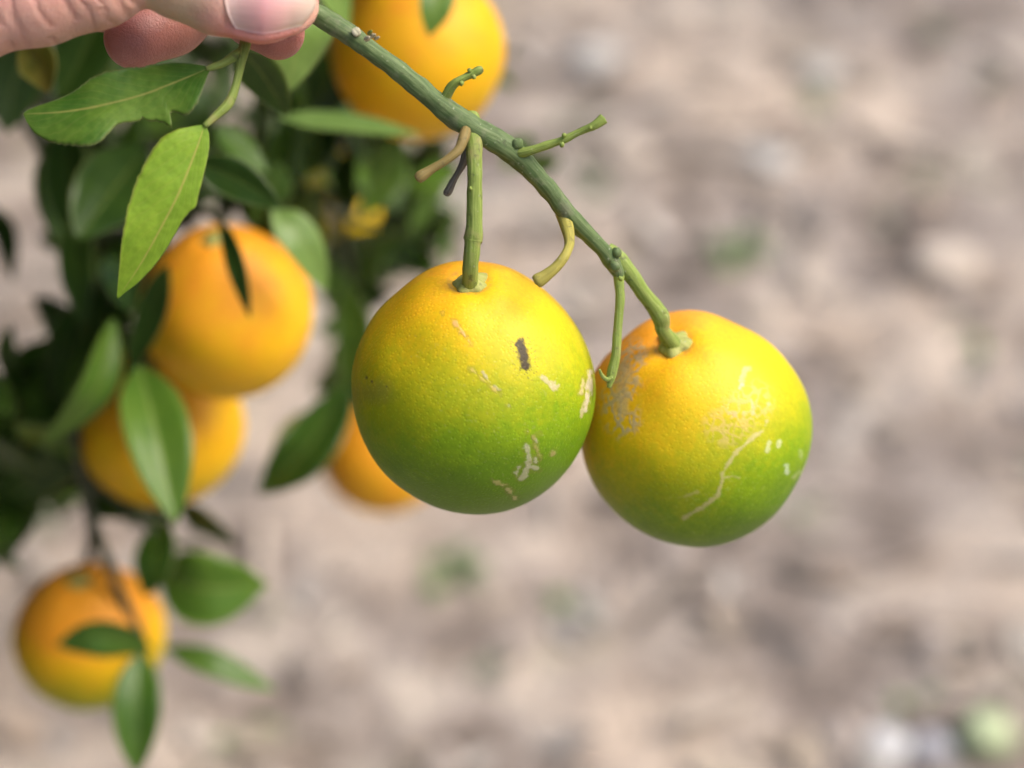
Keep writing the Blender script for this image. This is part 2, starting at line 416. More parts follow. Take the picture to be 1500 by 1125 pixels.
twig([(-150, 60, .93), (0, 118, .93), (70, 150, .95), (150, 203, .98), (220, 225, 1.0), (330, 240, 1.02), (450, 300, 1.05), (560, 330, 1.08)], 13, 6)
twig([(-40, 90, .93), (50, 200, .93), (95, 305, .91), (128, 400, .89)], 9, 7)
twig([(-160, -320, 1.0), (200, -160, .92), (400, -80, .88), (520, -20, .87), (600, -30, .855), (612, 0, .86)], 16, 8)
twig([(400, -80, .9), (440, 60, .95), (480, 180, 1.0), (500, 330, 1.08), (520, 450, 1.12), (530, 560, 1.15), (560, 600, 1.17)], 12, 6)
twig([(128, 360, .89), (210, 330, .86), (290, 310, .85), (328, 325, .84)], 8, 6)
twig([(130, 440, .88), (180, 480, .89), (225, 510, .89), (240, 528, .885)], 8, 6)
twig([(125, 720, .9), (135, 780, .93), (128, 818, .945), (125, 838, .945)], 8, 7)
twig([(108, 610, .88), (60, 660, .93), (10, 700, .98), (-80, 720, 1.02)], 7, 5)
twig([(125, 700, .9), (190, 745, .9), (240, 790, .9), (300, 800, .93)], 7, 5)
twig([(220, 225, 1.0), (240, 330, .93), (215, 430, .88), (205, 545, .83)], 7, 5)

L = tree
# named leaves of the background, base -> tip
bleaf(L, [(432, -10, .70), (438, 50, .70), (420, 138, .71)], 92, -42, M_SHEEN, fold=.1)
bleaf(L, [(352, 70, .68), (385, 110, .69), (421, 170, .70)], 62, 25)
bleaf(L, [(408, 172, .80), (500, 180, .80), (618, 197, .80)], 34, -42, M_SHEEN)
bleaf(L, [(286, 238, .72), (345, 262, .72), (413, 304, .72)], 58, 15)
bleaf(L, [(30, 60, .72), (62, 90, .72), (72, 136, .72)], 66, 30, M_YEL, fold=.5)
bleaf(L, [(150, 10, .80), (125, 70, .80), (85, 150, .80)], 105, 10)
bleaf(L, [(45, 70, .85), (20, 120, .85), (10, 195, .85)], 85, -20)
bleaf(L, [(215, 215, .80), (165, 280, .80), (112, 352, .79)], 118, 5)
bleaf(L, [(100, 185, .86), (100, 260, .86), (112, 355, .86)], 80, 30)
bleaf(L, [(398, 308, .79), (440, 350, .79), (480, 428, .80)], 56, -25, M_SHEEN)
bleaf(L, [(322, 322, .775), (345, 385, .765), (366, 466, .765)], 30, 30)
bleaf(L, [(203, 535, .82), (230, 640, .80), (258, 768, .79)], 92, -20, M_LEAF2, fold=.5)
bleaf(L, [(246, 388, .79), (222, 460, .80), (186, 552, .81)], 46, 15)
bleaf(L, [(168, 465, .82), (140, 570, .81), (62, 652, .82)], 46, -40, M_LEAF2)
bleaf(L, [(508, 560, .93), (455, 650, .90), (378, 724, .90)], 84, 30)
bleaf(L, [(455, 600, .96), (425, 650, .96), (412, 706, .96)], 46, -20, M_YEL)
bleaf(L, [(232, 840, .90), (300, 862, .89), (392, 856, .90)], 112, 12, M_LEAF2)
bleaf(L, [(222, 950, .89), (150, 935, .875), (82, 945, .875)], 56, -12, M_LEAF2)
bleaf(L, [(206, 955, .89), (200, 1040, .88), (200, 1135, .88)], 70, -10, M_LEAF2, fold=.5)
bleaf(L, [(240, 948, .92), (320, 975, .92), (405, 1012, .93)], 36, -35, M_LEAF2)
bleaf(L, [(232, 760, .90), (228, 815, .89), (212, 874, .89)], 66, 25)
bleaf(L, [(262, 740, .93), (300, 765, .93), (348, 802, .94)], 40, 40)
bleaf(L, [(648, -45, .79), (640, 0, .78), (628, 54, .78)], 52, -10, M_LEAF2)
bleaf(L, [(470, -60, .76), (490, -15, .76), (512, 40, .77)], 56, -45, M_SHEEN)
bleaf(L, [(318, 185, .80), (350, 215, .80), (392, 254, .80)], 40, -35, M_LEAF2)
bleaf(L, [(470, 150, .92), (460, 210, .92), (390, 270, .92)], 80, 20)
bleaf(L, [(500, 60, .90), (485, 110, .90), (462, 175, .90)], 90, -10)
bleaf(L, [(160, 480, .86), (120, 530, .86), (95, 610, .86)], 70, 50)
bleaf(L, [(270, 420, .90), (262, 470, .92), (220, 560, .92)], 60, 30)
bleaf(L, [(105, 200, .88), (85, 290, .88), (140, 420, .87)], 60, -55)
bleaf(L, [(-30, 300, .95), (8, 340, .95), (18, 412, .95)], 40, 30)
bleaf(L, [(510, 420, .98), (520, 490, .98), (505, 580, .98)], 56, 15)
bleaf(L, [(128, 300, .84), (112, 380, .85), (125, 480, .85)], 58, 20)
bleaf(L, [(155, 400, .86), (150, 500, .86), (95, 610, .86)], 62, -30)
bleaf(L, [(135, 430, .87), (95, 520, .88), (70, 600, .9)], 70, 25)
bleaf(L, [(80, 500, .9), (40, 560, .92), (-20, 640, .93)], 80, 10, M_LEAF2)
bleaf(L, [(110, 620, .89), (70, 680, .9), (10, 740, .92)], 84, -20)
bleaf(L, [(60, 640, .93), (30, 720, .94), (15, 815, .95)], 84, 15)
bleaf(L, [(215, 330, .87), (180, 380, .88), (165, 470, .88)], 56, 35)
bleaf(L, [(205, 755, .91), (150, 740, .91), (140, 760, .91)], 40, 40)
# filler leaves behind them, each a leaf of its own
def inside(x, y, poly):
    c = False; j = len(poly) - 1
    for i in range(len(poly)):
        xi, yi = poly[i]; xj, yj = poly[j]
        if (yi > y) != (yj > y) and x < (xj - xi) * (y - yi) / (yj - yi) + xi: c = not c
        j = i
    return c
def fill(poly, n, d0, d1, size=(80, 150), mats=(M_LEAF, M_LEAF, M_LEAF2)):
    xs = [a for a, b in poly]; ys = [b for a, b in poly]; k = 0
    while k < n:
        x, y = random.uniform(min(xs), max(xs)), random.uniform(min(ys), max(ys))
        if not inside(x, y, poly) or math.hypot(x - 522, y - 314) < 44 or math.hypot(x - 474, y - 224) < 34: continue
        d = random.uniform(d0, d1); l = random.uniform(*size) * .85 / d
        a = random.gauss(R(80), R(50)); dx, dy = math.cos(a) * l / 2, math.sin(a) * l / 2
        if not inside(x + dx, y + dy, poly) and random.random() < .75: continue
        dz = random.uniform(-.03, .03)
        bleaf(L, [(x - dx, y - dy, d + dz), (x + random.uniform(-9, 9), y + random.uniform(-9, 9), d), (x + dx, y + dy, d - dz)],
              l * random.uniform(.36, .5), random.uniform(-62, 62), random.choice(mats), fold=random.uniform(.1, .4), curl=random.uniform(0, .25))
        k += 1
fill([(-40, -40), (330, -40), (330, 330), (120, 350), (60, 230), (40, 190), (-40, 180)], 34, .92, 1.2)
fill([(330, -40), (560, -40), (500, 140), (660, 190), (600, 300), (660, 330), (655, 420), (540, 420), (450, 420), (330, 330)], 62, 1.0, 1.35)
fill([(330, -40), (520, -40), (500, 140), (650, 190), (600, 300), (655, 330), (645, 420), (540, 420), (450, 420), (330, 330)], 45, 1.4, 1.6, (110, 180), (M_LEAF,))
fill([(90, 60), (360, 60), (360, 260), (300, 300), (160, 330), (80, 190)], 44, 1.1, 1.4, (110, 170), (M_LEAF,))
fill([(80, 230), (130, 240), (160, 350), (200, 520), (150, 620), (70, 560), (110, 450)], 18, .9, 1.02, (70, 120))
fill([(-50, 560), (90, 590), (160, 650), (120, 700), (60, 740), (20, 830), (-50, 840)], 34, .9, 1.2)
fill([(-60, 560), (90, 580), (150, 660), (60, 730), (10, 820), (-60, 830)], 20, 1.2, 1.35, (120, 180), (M_LEAF,))
fill([(480, 400), (540, 410), (530, 600), (480, 610), (495, 520)], 9, 1.05, 1.3)
fill([(250, 340), (200, 420), (180, 540), (240, 560), (250, 450)], 7, .9, 1.0, (60, 100))
fill([(640, 300), (670, 330), (660, 390), (600, 400)], 5, 1.05, 1.2, (50, 90))
fill([(720, 60), (765, 70), (760, 140), (735, 150)], 2, 1.0, 1.1, (40, 60), (M_LEAF2,))
fill([(690, 205), (800, 225), (780, 260), (690, 260)], 3, 1.0, 1.1, (50, 80), (M_LEAF2,))
fill([(180, 720), (280, 720), (290, 800), (210, 780)], 5, .94, 1.0, (60, 90))

fill([(350, 40), (480, 60), (470, 160), (600, 220), (600, 330), (500, 400), (430, 320), (340, 240)], 22, .88, 1.02, (85, 135), (M_LEAF, M_LEAF2, M_LEAF2))
fill([(20, 430), (120, 440), (150, 560), (100, 620), (-20, 600)], 9, .9, 1.0, (80, 130))
fill([(520, 200), (655, 220), (668, 330), (650, 420), (540, 420), (500, 300)], 26, .98, 1.2, (80, 130), (M_LEAF2, M_LEAF2, M_LEAF))
fill([(485, 420), (540, 420), (535, 600), (492, 600)], 8, 1.0, 1.2, (80, 120), (M_LEAF2, M_LEAF))
fill([(200, 190), (420, 140), (440, 330), (330, 330), (240, 300)], 22, 1.05, 1.3, (90, 150), (M_LEAF,))
fill([(200, 320), (250, 330), (230, 400), (205, 520), (160, 560), (150, 420)], 9, .84, .93, (70, 110))
fill([(270, 230), (400, 230), (390, 320), (300, 325), (240, 330)], 9, .84, .92, (70, 110))
fill([(30, 520), (120, 540), (150, 640), (60, 720), (-20, 700), (-30, 560)], 12, .86, .95, (90, 140))
# out-of-frame crowns added for their shade: each one mass of small leaves
def crown(n, x0, y0, ax, gate=.455):
    pts = []
    while len(pts) < n:
        q = RNG.normal(size=(n, 3)); q /= np.linalg.norm(q, axis=1)[:, None]; q *= (RNG.random((n, 1)) ** .45)
        c = np.array([x0, y0, 1.55]) + q * np.array(ax)
        keep = fbm(c, 2, 4.2) > gate
        x, y, d = proj(c)
        infr = (d > .05) & (x > -90) & (x < 1640) & (y > -120) & (y < 1260)
        near = np.linalg.norm(c - C0, axis=1) < .38
        keep &= ~infr & ~near & (c[:, 2] > .35)
        pts += list(c[keep])
    return np.array(pts[:n])
def crown_mesh(c, parent):
    n = len(c); ln = RNG.uniform(.06, .10, n); w = ln * RNG.uniform(.40, .52, n)
    az = RNG.random(n) * 6.283; dip = RNG.normal(.5, .45, n)
    t = np.stack([np.cos(az) * np.cos(dip), np.sin(az) * np.cos(dip), -np.sin(dip)], 1)
    nr = RNG.normal(size=(n, 3)) * .45 + np.array([0, 0, 1]); s = np.cross(t, nr); s /= np.linalg.norm(s, axis=1)[:, None]; nn = np.cross(s, t)
    st = [(0, .06), (.22, .8), (.5, 1), (.78, .62), (1, .03)]
    vs = []; uvs = []
    for (T, pw) in st:
        for u in (-1, 0, 1):
            vs.append(c + t * (ln * (T - .5))[:, None] + s * (u * pw * w / 2)[:, None] + nn * (abs(u) * pw * w * .14 - (T - .5) ** 2 * ln * .25)[:, None]); uvs.append((u, T))
    v = np.stack(vs, 1).reshape(-1, 3); k = len(vs)
    q = np.array([(r * 3 + j, r * 3 + j + 1, r * 3 + j + 4, r * 3 + j + 3) for r in range(4) for j in range(2)])
    f = (q[None] + (np.arange(n) * k)[:, None, None]).reshape(-1, 4)
    uv = np.tile(np.array(uvs), (n, 1))
    o = mesh('foliage', v, f, M_LEAF, parent, uvs=uv, cols={'side': np.zeros(len(v))}); o['kind'] = 'stuff'; return o
def shade_bough(n):  # unseen bough added above the frame to shade the background fruit
    q = RNG.normal(size=(n * 3, 3)); q /= np.linalg.norm(q, axis=1)[:, None]; q *= RNG.random((n * 3, 1)) ** .5
    c = np.array([-.2, .92, 1.24]) + q * np.array([.30, .32, .15]); x, y, d = proj(c)
    return c[~((d > .05) & (x > -60) & (x < 1640) & (y > -130) & (y < 1260))][:n]
def bough(n):
    c0 = np.array([-.05, .58, 1.02]) + np.array(to_sun) * 1.3
    q = RNG.normal(size=(n * 3, 3)); q /= np.linalg.norm(q, axis=1)[:, None]; q *= RNG.random((n * 3, 1)) ** .4
    c = c0 + q * np.array([.42, .42, .34]); x, y, d = proj(c)
    infr = (d > .05) & (x > -90) & (x < 1640) & (y > -160) & (y < 1260)
    return c[~infr & (np.linalg.norm(c - C0, axis=1) > .3)][:n]
crown_mesh(np.vstack([crown(14000, TX - .1, TY + .1, (1.12, 1.38, 1.25)), shade_bough(420)]), tree)
def added_orchard():  # unseen tree rows added all round to cut light from the horizon
    sp = [(-1.5, -2.3), (-4.9, .9), (-4.9, 4.2), (-4.9, -2.6), (4.4, -3.4), (4.4, -.2), (4.5, 3.0), (4.4, 6.2), (4.4, 9.4), (-1.6, 7.4), (-1.6, 10.6), (1.2, -5.2), (-4.9, 7.5), (1.5, 14.0)]
    cs = []
    for (a, b) in sp:
        q = RNG.normal(size=(1500, 3)); q /= np.linalg.norm(q, axis=1)[:, None]; q *= RNG.random((1500, 1)) ** .35
        c = np.array([a, b, 1.65]) + q * np.array([1.35, 1.75, 1.5]); x, y, d = proj(c)
        cs.append(c[~((d > .05) & (x > -150) & (x < 1700) & (y > -250) & (y < 1300)) & (c[:, 2] > .2)])
    c = np.vstack(cs); n = len(c)
    # clumps of three broad leaf sprays at each point
    vs, k = [], 0
    for rep in range(2):
        a = RNG.normal(size=(n, 3)); a /= np.linalg.norm(a, axis=1)[:, None]; b = RNG.normal(size=(n, 3)); b -= a * (a * b).sum(1)[:, None]; b /= np.linalg.norm(b, axis=1)[:, None]
        s1 = RNG.uniform(.07, .13, n)[:, None]; s2 = s1 * .5
        vs.append(np.stack([c - a * s1, c + b * s2, c + a * s1, c - b * s2], 1))
    v = np.concatenate(vs, 0).reshape(-1, 3); f = np.arange(len(v)).reshape(-1, 4)
    o = mesh('added_orchard_rows', v, f, M_LEAF, uvs=np.tile(np.array([(0, 0), (.5, .5), (0, 1), (-.5, .5)]), (len(f), 1)), cols={'side': np.zeros(len(v))})
    tag(o, 'unseen rows of leafy orange trees added all round to block low sky light', 'added_orchard', kind='stuff')
added_orchard()
shade_tree = empty('orange_tree', (-1.5, 4.15, 0))  # unseen tree added along the row for its shade
tag(shade_tree, 'unseen orange tree added farther along the row for shade, beyond the left edge', 'tree')
tube('trunk', [(-1.5, 4.15, -.05), (-1.48, 4.17, .5), (-1.5, 4.12, 1.0), (-1.46, 4.15, 2.2)], [.11, .08, .07, .02], M_TRUNK, shade_tree, n=40, k=16, bump=.12)
crown_mesh(crown(11000, -1.5, 4.15, (1.25, 1.6, 1.2), .46), shade_tree)

# ================================================================== oranges
ORANGE_C = np.array([[0, .80, .32, .022], [.17, .78, .425, .011], [.34, .69, .455, .009], [.50, .49, .425, .008], [.65, .34, .365, .008], [.82, .20, .31, .007], [1.0, .125, .235, .007]])
def rind_col(g):
    g = np.clip(g, 0, 1); return np.stack([np.interp(g, ORANGE_C[:, 0], ORANGE_C[:, k]) for k in (1, 2, 3)], -1)
def fruit_shape(nu, nv, ra, rb, seed, shoulder=.0, lump=.02):
    th = np.linspace(1e-3, math.pi - 1e-3, nv); ph = np.linspace(0, 2 * math.pi, nu, endpoint=False)
    T, Ph = np.meshgrid(th, ph, indexing='ij')
    d = np.stack([np.sin(T) * np.cos(Ph), np.sin(T) * np.sin(Ph), np.cos(T)], -1)
    k = 1 + lump * (fbm(d + seed, 2, 1.5) - .5) * 2
    k = k - .075 * np.exp(-(T / .17) ** 2) - .02 * np.exp(-((math.pi - T) / .25) ** 2)
    k = k * (1 - shoulder * np.sin(np.clip(T, 0, math.pi / 2) * 2) ** 2)
    k = k + .012 * np.exp(-(T / .5) ** 2) * np.cos(Ph * 5 + seed) * np.sin(T) * 2
    v = d * k[..., None] * np.array([ra, ra, rb])
    f = []
    i, j = np.meshgrid(np.arange(nv - 1), np.arange(nu), indexing='ij')
    a = (i * nu + j).ravel(); b = (i * nu + (j + 1) % nu).ravel()
    f = np.stack([a, a + nu, b + nu, b], 1)
    return v.reshape(-1, 3), f, d.reshape(-1, 3), T.ravel()
def align(axis):
    """rotation matrix whose third column is axis"""
    z = axis / np.linalg.norm(axis); x = np.cross([0, 1, 0], z); x /= np.linalg.norm(x); y = np.cross(z, x)
    return np.stack([x, y, z], 1)
def pdist(x, y, poly):
    poly = np.array(poly, dtype=float); best = np.full(x.shape, 1e9)
    if len(poly) == 1: return np.hypot(x - poly[0, 0], y - poly[0, 1])
    for a, b in zip(poly[:-1], poly[1:]):
        ab = b - a; t = np.clip(((x - a[0]) * ab[0] + (y - a[1]) * ab[1]) / (ab @ ab), 0, 1)
        best = np.minimum(best, np.hypot(x - a[0] - t * ab[0], y - a[1] - t * ab[1]))
    return best
def calyx(parent, base, axis, r, mat=M_CALYX, seed=0, lobes=5):
    A = align(axis); rng = np.random.default_rng(seed); nu = 40
    lob = 1 + .11 * np.cos(np.arange(nu) / nu * 2 * math.pi * lobes + seed) + .34 * np.array([mnoise.noise(Vector((math.cos(a) * 1.7, math.sin(a) * 1.7, seed + .4))) for a in np.arange(nu) / nu * 6.283])
    rings = [(.30, .50, 0), (.42, .42, .2), (.70, .30, .7), (.97, .12, 1), (1.0, -.05, 1), (.93, -.20, 1), (.5, -.3, .4)]
    v = []
    for (rr, h, l) in rings:
        for j in range(nu):
            a = j / nu * 2 * math.pi; q = r * rr * (1 + (lob[j] - 1) * l)
            v.append(base + A @ np.array([math.cos(a) * q, math.sin(a) * q, r * (h + .10 * l * (lob[j] - 1) * 2)]))
    f = [(i * nu + j, (i + 1) * nu + j, (i + 1) * nu + (j + 1) % nu, i * nu + (j + 1) % nu) for i in range(len(rings) - 1) for j in range(nu)]
    f += [tuple(range(nu)), tuple((len(rings) - 1) * nu + nu - 1 - j for j in range(nu))]
    uv = np.array([(j / nu, rr * .01) for (rr, h, l) in rings for j in range(nu)])
    return mesh('calyx', np.array(v), f, mat, parent, uvs=uv)
def pxcoords(v):
    return proj(v)
def fruit(center, ra, rb, axis, label, group, nu, nv, colour, seed, marks=None, shoulder=.04, cal=.0055, lump=.02):
    root = empty('orange', center); tag(root, label, 'orange', group)
    v, f, d, T = fruit_shape(nu, nv, ra, rb, seed, shoulder, lump); A = align(axis)
    w = v @ A.T + center; dw = d @ A.T
    g = colour(dw, d, w); col = rind_col(g + (fbm(d + seed, 4, 5) - .5) * .22 + (fbm(d * 3 + seed, 3, 8) - .5) * .17)
    col = col * (1 + (fbm(d + 9, 3, 40)[:, None] - .5) * .12)
    contact_shade = np.exp(-((T - .165) / .022) ** 2) * np.clip((fbm(d + 2, 3, 16) - .35) * 2.2, 0, .6)  # brown contact shade painted into the rind round the calyx
    col = col * (1 - contact_shade[:, None]) + np.array([.36, .20, .05]) * contact_shade[:, None]
    sc = np.zeros(len(v))
    if marks: col, sc = marks(w, dw, col)
    mesh('rind', w, f, M_RIND, root, cols={'rind': col, 'scar': sc})
    top = center + A @ np.array([0, 0, rb * (1 - .075)])
    calyx(root, top + A @ np.array([0, 0, cal * .12]), axis, cal, seed=seed)
    return root, top
view = lambda w: (C0 - w) / np.linalg.norm(C0 - w, axis=1)[:, None]

def marks_left(w, dw, col):
    x, y, dep = proj(w); front = (dw * view(w)).sum(1) > .02
    wob = (fbm(w, 3, 420) - .5) * 15; wob2 = (fbm(w + 3, 3, 900) - .5) * 9
    sc = np.zeros(len(w))
    def paint(col, m, c, rel=.6):
        nonlocal sc
        m = np.clip(m, 0, 1) * front * .84; sc = np.maximum(sc, m * rel)
        return col * (1 - m[:, None]) + np.array(c) * m[:, None]
    tan = (.47, .41, .21); grey = (.40, .39, .23)
    for poly, r, c in [([(795, 553), (804, 559), (815, 566)], 4.5, tan), ([(808, 566), (816, 571)], 3, tan),
                       ([(864, 544), (863, 572), (858, 600)], 4.6, (.58, .50, .36)), ([(855, 553), (852, 575)], 2.2, (.50, .42, .2)), ([(856, 585), (851, 610)], 2.0, tan),
                       ([(772, 654), (774, 672), (774, 684), (764, 702)], 5.2, grey), ([(776, 684), (787, 686)], 4.2, grey), ([(760, 684), (757, 694)], 3, grey), ([(784, 676), (786, 672)], 2.5, grey),
                       ([(724, 707), (738, 712), (744, 718)], 2.8, (.40, .36, .12)), ([(742, 714), (754, 730)], 3.2, (.42, .38, .14)),
                       ([(708, 546), (718, 560)], 3.4, tan), ([(724, 566), (729, 571)], 2.6, tan), ([(680, 490), (690, 505)], 2.4, (.66, .40, .2)), ([(663, 470), (684, 492)], 2.2, (.66, .40, .14)),
                       ([(773, 632)], 3.6, grey), ([(788, 634)], 3.4, grey), ([(785, 646)], 3.4, grey), ([(745, 593)], 3.5, (.42, .40, .24)), ([(812, 664)], 4, (.33, .28, .1)), ([(780, 640), (790, 670)], 1.4, (.3, .27, .08)),
                       ([(690, 540), (712, 560), (735, 580)], 1.2, (.55, .42, .1)), ([(648, 457)], 2.4, (.5, .3, .1)), ([(700, 425)], 2, (.6, .35, .1))]:
        dd = pdist(x, y, poly) + wob * .75 + wob2 * .7
        col = paint(col, 1 - sstep(r * .72 - 1.3, r * .72 + 1.3, dd), c) if True else col
        rim = np.exp(-((dd - r - 1.3) / 1.2) ** 2) * .4
        col = paint(col, rim * (c != tan), (.20, .16, .04), .0)
    dk = pdist(x, y, [(761, 503), (765, 516), (771, 535)])
    col = paint(col, 1 - sstep(1, 7.5, dk + wob * .95 + wob2 * 1.3), (.045, .028, .014), .5)
    col = paint(col, 1 - sstep(1, 6.5, dk + wob * .95 + wob2 * 1.3), (.035, .022, .012), .5)
    spk = (vnoise(w * 2600) > .78) * (1 - sstep(12, 24, pdist(x, y, [(762, 506), (772, 540)])))
    col = paint(col, spk * .75, (.06, .04, .02), .2)
    for q, r in [((537, 553), 2.0), ((545, 559), 1.4), ((566, 566), 1.2)]:
        col = paint(col, 1 - sstep(r - 1, r + 1.5, pdist(x, y, [q]) + wob2 * .3), (.06, .05, .02), .2)
    col = paint(col, .35 * (1 - sstep(4, 28, pdist(x, y, [(520, 580), (560, 572)]) + wob)), (.16, .13, .06), 0)
    fl = (vnoise(w * 1500 + 7) > .86) * (fbm(w, 2, 60) > .52) * .16
    return paint(col, fl, (.45, .42, .2), .2), sc
def marks_right(w, dw, col):
    x, y, dep = proj(w); front = (dw * view(w)).sum(1) > .02
    wob = (fbm(w, 3, 420) - .5) * 14; wob2 = (fbm(w + 3, 3, 900) - .5) * 9
    sc = np.zeros(len(w))
    def paint(col, m, c, rel=.6):
        nonlocal sc
        m = np.clip(m, 0, 1) * front * .84; sc = np.maximum(sc, m * rel)
        return col * (1 - m[:, None]) + np.array(c) * m[:, None]
    pink = (.50, .36, .23)
    # net-like scab under the calyx
    r1 = np.abs(fbm(w, 2, 300) - .5); r2 = np.abs(fbm(w + 11, 2, 330) - .5)
    net = 1 - sstep(.03, .075, np.minimum(r1, r2))
    reg = 1 - sstep(12, 36, pdist(x, y, [(922, 518), (912, 560), (905, 590), (912, 615)]) + wob)
    core = 1 - sstep(4, 16, pdist(x, y, [(915, 540), (908, 575), (912, 600)]) + wob)
    col = paint(col, np.maximum(net * reg, core * .7), (.46, .35, .22), .7)
    col = paint(col, core * (vnoise(w * 1800) > .6) * .5, (.30, .22, .14), .2)
    for poly, r, c, a in [([(1124, 617), (1118, 630), (1098, 645), (1080, 660), (1068, 678), (1058, 695), (1056, 712), (1050, 728), (1030, 742), (1002, 758)], 3.2, (.52, .45, .20), .85),
                          ([(1060, 700), (1072, 697), (1082, 700)], 1.6, (.50, .44, .2), .6), ([(1022, 720), (1008, 726), (990, 730)], 2, (.5, .42, .15), .6),
                          ([(1092, 540), (1086, 560)], 4.5, (.72, .42, .22), .75), ([(1086, 564), (1084, 568)], 3.5, (.74, .52, .34), .8), ([(1098, 540)], 4, (.7, .40, .18), .6),
                          ([(1100, 585), (1104, 600), (1102, 608)], 3.2, (.68, .44, .26), .7), ([(1066, 604), (1076, 606)], 3.2, (.68, .42, .24), .6), ([(1090, 604)], 3, (.66, .42, .22), .6), ([(1126, 592)], 3.2, (.66, .50, .26), .7),
                          ([(1127, 648), (1122, 660)], 3.8, (.52, .55, .28), .8), ([(1142, 648), (1141, 652)], 3.6, (.52, .55, .28), .8), ([(1152, 682), (1153, 692)], 4.4, (.46, .55, .34), .85),
                          ([(1162, 700), (1172, 690)], 2, (.4, .45, .2), .5), ([(1172, 660), (1176, 678)], 2, (.4, .45, .2), .4)]:
        col = paint(col, a * (1 - sstep(r * .8 - 1.4, r * .8 + 1.4, pdist(x, y, poly) + wob * .5 + wob2 * .5)), c)
    reg = 1 - sstep(16, 40, pdist(x, y, [(1062, 625), (1086, 605), (1106, 590)]) + wob)
    col = paint(col, net * reg * .45, (.66, .42, .2), .3)
    fl = (vnoise(w * 1500 + 7) > .80) * sstep(640, 720, y) * .22
    return paint(col, fl, (.42, .48, .12), .2), sc

D1 = .625
c1 = P(694, 566, D1)
def col1(dw, d, w):
    x, y, dep = proj(w); nx, ny = (x - 694) / 177, (y - 566) / 187
    zc = dw @ RT * .18 - dw @ UP * .92 - dw @ F * -.12
    return .65 + .54 * zc + .12 * np.maximum(zc, 0) - .10 * np.exp(-((nx - .1) ** 2 + (ny + .9) ** 2) * 3)
o1, top1 = fruit(c1, px(178, D1), px(193, D1), np.array([-.02, -.01, 1.]), 'larger left orange of the sharp pair, yellow to green, with a black spot', 'ripening oranges on the held twig', 560, 300, col1, 3, marks_left, shoulder=.042, lump=.04, cal=px(27, .6))
D2 = .652
c2 = P(1016, 627, D2)
def col2(dw, d, w):
    zc = dw @ RT * .50 - dw @ UP * .78
    return .44 + .56 * zc + .14 * np.maximum(zc, 0) + .34 * np.maximum(-(dw @ RT), 0) * np.maximum(-(dw @ UP), 0)
o2, top2 = fruit(c2, px(170, D2), px(179, D2), np.array([-.235, -.12, 1.]), 'right orange of the sharp pair, with a scabby shoulder and a long pale scratch', 'ripening oranges on the held twig', 560, 300, col2, 8, marks_right, shoulder=.028, lump=.035, cal=px(25, .63))

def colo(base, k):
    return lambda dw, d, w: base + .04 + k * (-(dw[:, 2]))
BGF = 'ripe oranges hanging in the tree behind'
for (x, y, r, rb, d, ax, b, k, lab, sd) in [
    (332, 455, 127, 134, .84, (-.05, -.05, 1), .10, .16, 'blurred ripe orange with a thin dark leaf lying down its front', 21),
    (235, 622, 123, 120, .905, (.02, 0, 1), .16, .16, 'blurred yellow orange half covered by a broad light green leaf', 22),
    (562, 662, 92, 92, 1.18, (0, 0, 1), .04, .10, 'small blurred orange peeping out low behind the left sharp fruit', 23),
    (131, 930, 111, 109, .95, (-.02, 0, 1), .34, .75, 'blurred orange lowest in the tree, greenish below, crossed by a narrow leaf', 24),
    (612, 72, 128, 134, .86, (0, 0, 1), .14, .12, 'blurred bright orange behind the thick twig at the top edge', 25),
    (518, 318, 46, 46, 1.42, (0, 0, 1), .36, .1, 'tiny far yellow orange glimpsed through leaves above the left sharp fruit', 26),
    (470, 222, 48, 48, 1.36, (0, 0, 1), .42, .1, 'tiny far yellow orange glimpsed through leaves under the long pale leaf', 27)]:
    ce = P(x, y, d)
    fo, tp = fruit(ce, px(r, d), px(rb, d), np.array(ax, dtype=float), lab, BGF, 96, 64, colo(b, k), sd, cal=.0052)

# ================================================================== held twig
tw = empty('fruiting_twig', P(420, -10, .585))
tag(tw, 'thick green twig held by the fingers, slanting down to the two sharp oranges', 'twig')
BR = [(300, -110, .600), (370, -40, .590), (430, 2, .586), (480, 30, .586), (530, 64, .587), (590, 108, .589), (645, 155, .591), (692, 188, .592), (742, 216, .594), (792, 264, .598), (838, 320, .602), (874, 356, .606), (894, 380, .609), (905, 398, .610), (907, 410, .610)]
BW = [15, 15, 15, 16.5, 15, 15.5, 17, 19, 18.5, 15, 15.5, 12.5, 13.5, 11.5, 7.5]
tube('stem', PT(BR), [px(w * .95, .59) for w in BW], M_BARK, tw, n=180, k=32, bump=.085, seed=2)
def stalk(name, pts, w, mat, n=50, k=18, bump=.05, lab=None, seed=1):
    o = tube(name, PT(pts), [px(a, p[2]) for a, p in zip(w, pts)], mat, tw, n=n, k=k, bump=bump, seed=seed)
    if lab: o['label'] = lab
    return o
tx, ty, td = proj(top1)
stalk('fruit_stalk', [(686, 172, .594), (693, 200, .591), (695, 245, .589), (695, 290, .590), (695, 328, .591), (694, 344, .5915), (693, 351, .592), (692, 357, .592), (690, 385, .594), (float(tx), float(ty) - 2, float(td) - .003), (float(tx), float(ty) + 4, float(td))],
      [17, 13, 11.3, 11.5, 12, 13.4, 14.6, 12.6, 12, 12, 13], M_STALK, n=110)
tx2, ty2, td2 = proj(top2)
stalk('fruit_stalk', [(888, 366, .611), (904, 378, .611), (924, 402, .612), (944, 432, .615), (960, 452, .618), (968, 464, .619), (970, 474, .620), (971, 484, .621), (float(tx2), float(ty2) - 2, float(td2) - .002), (float(tx2), float(ty2) + 4, float(td2))],
      [12, 14, 12, 11.5, 13, 13.6, 12, 11, 12, 13], M_STALK, n=110, seed=4)
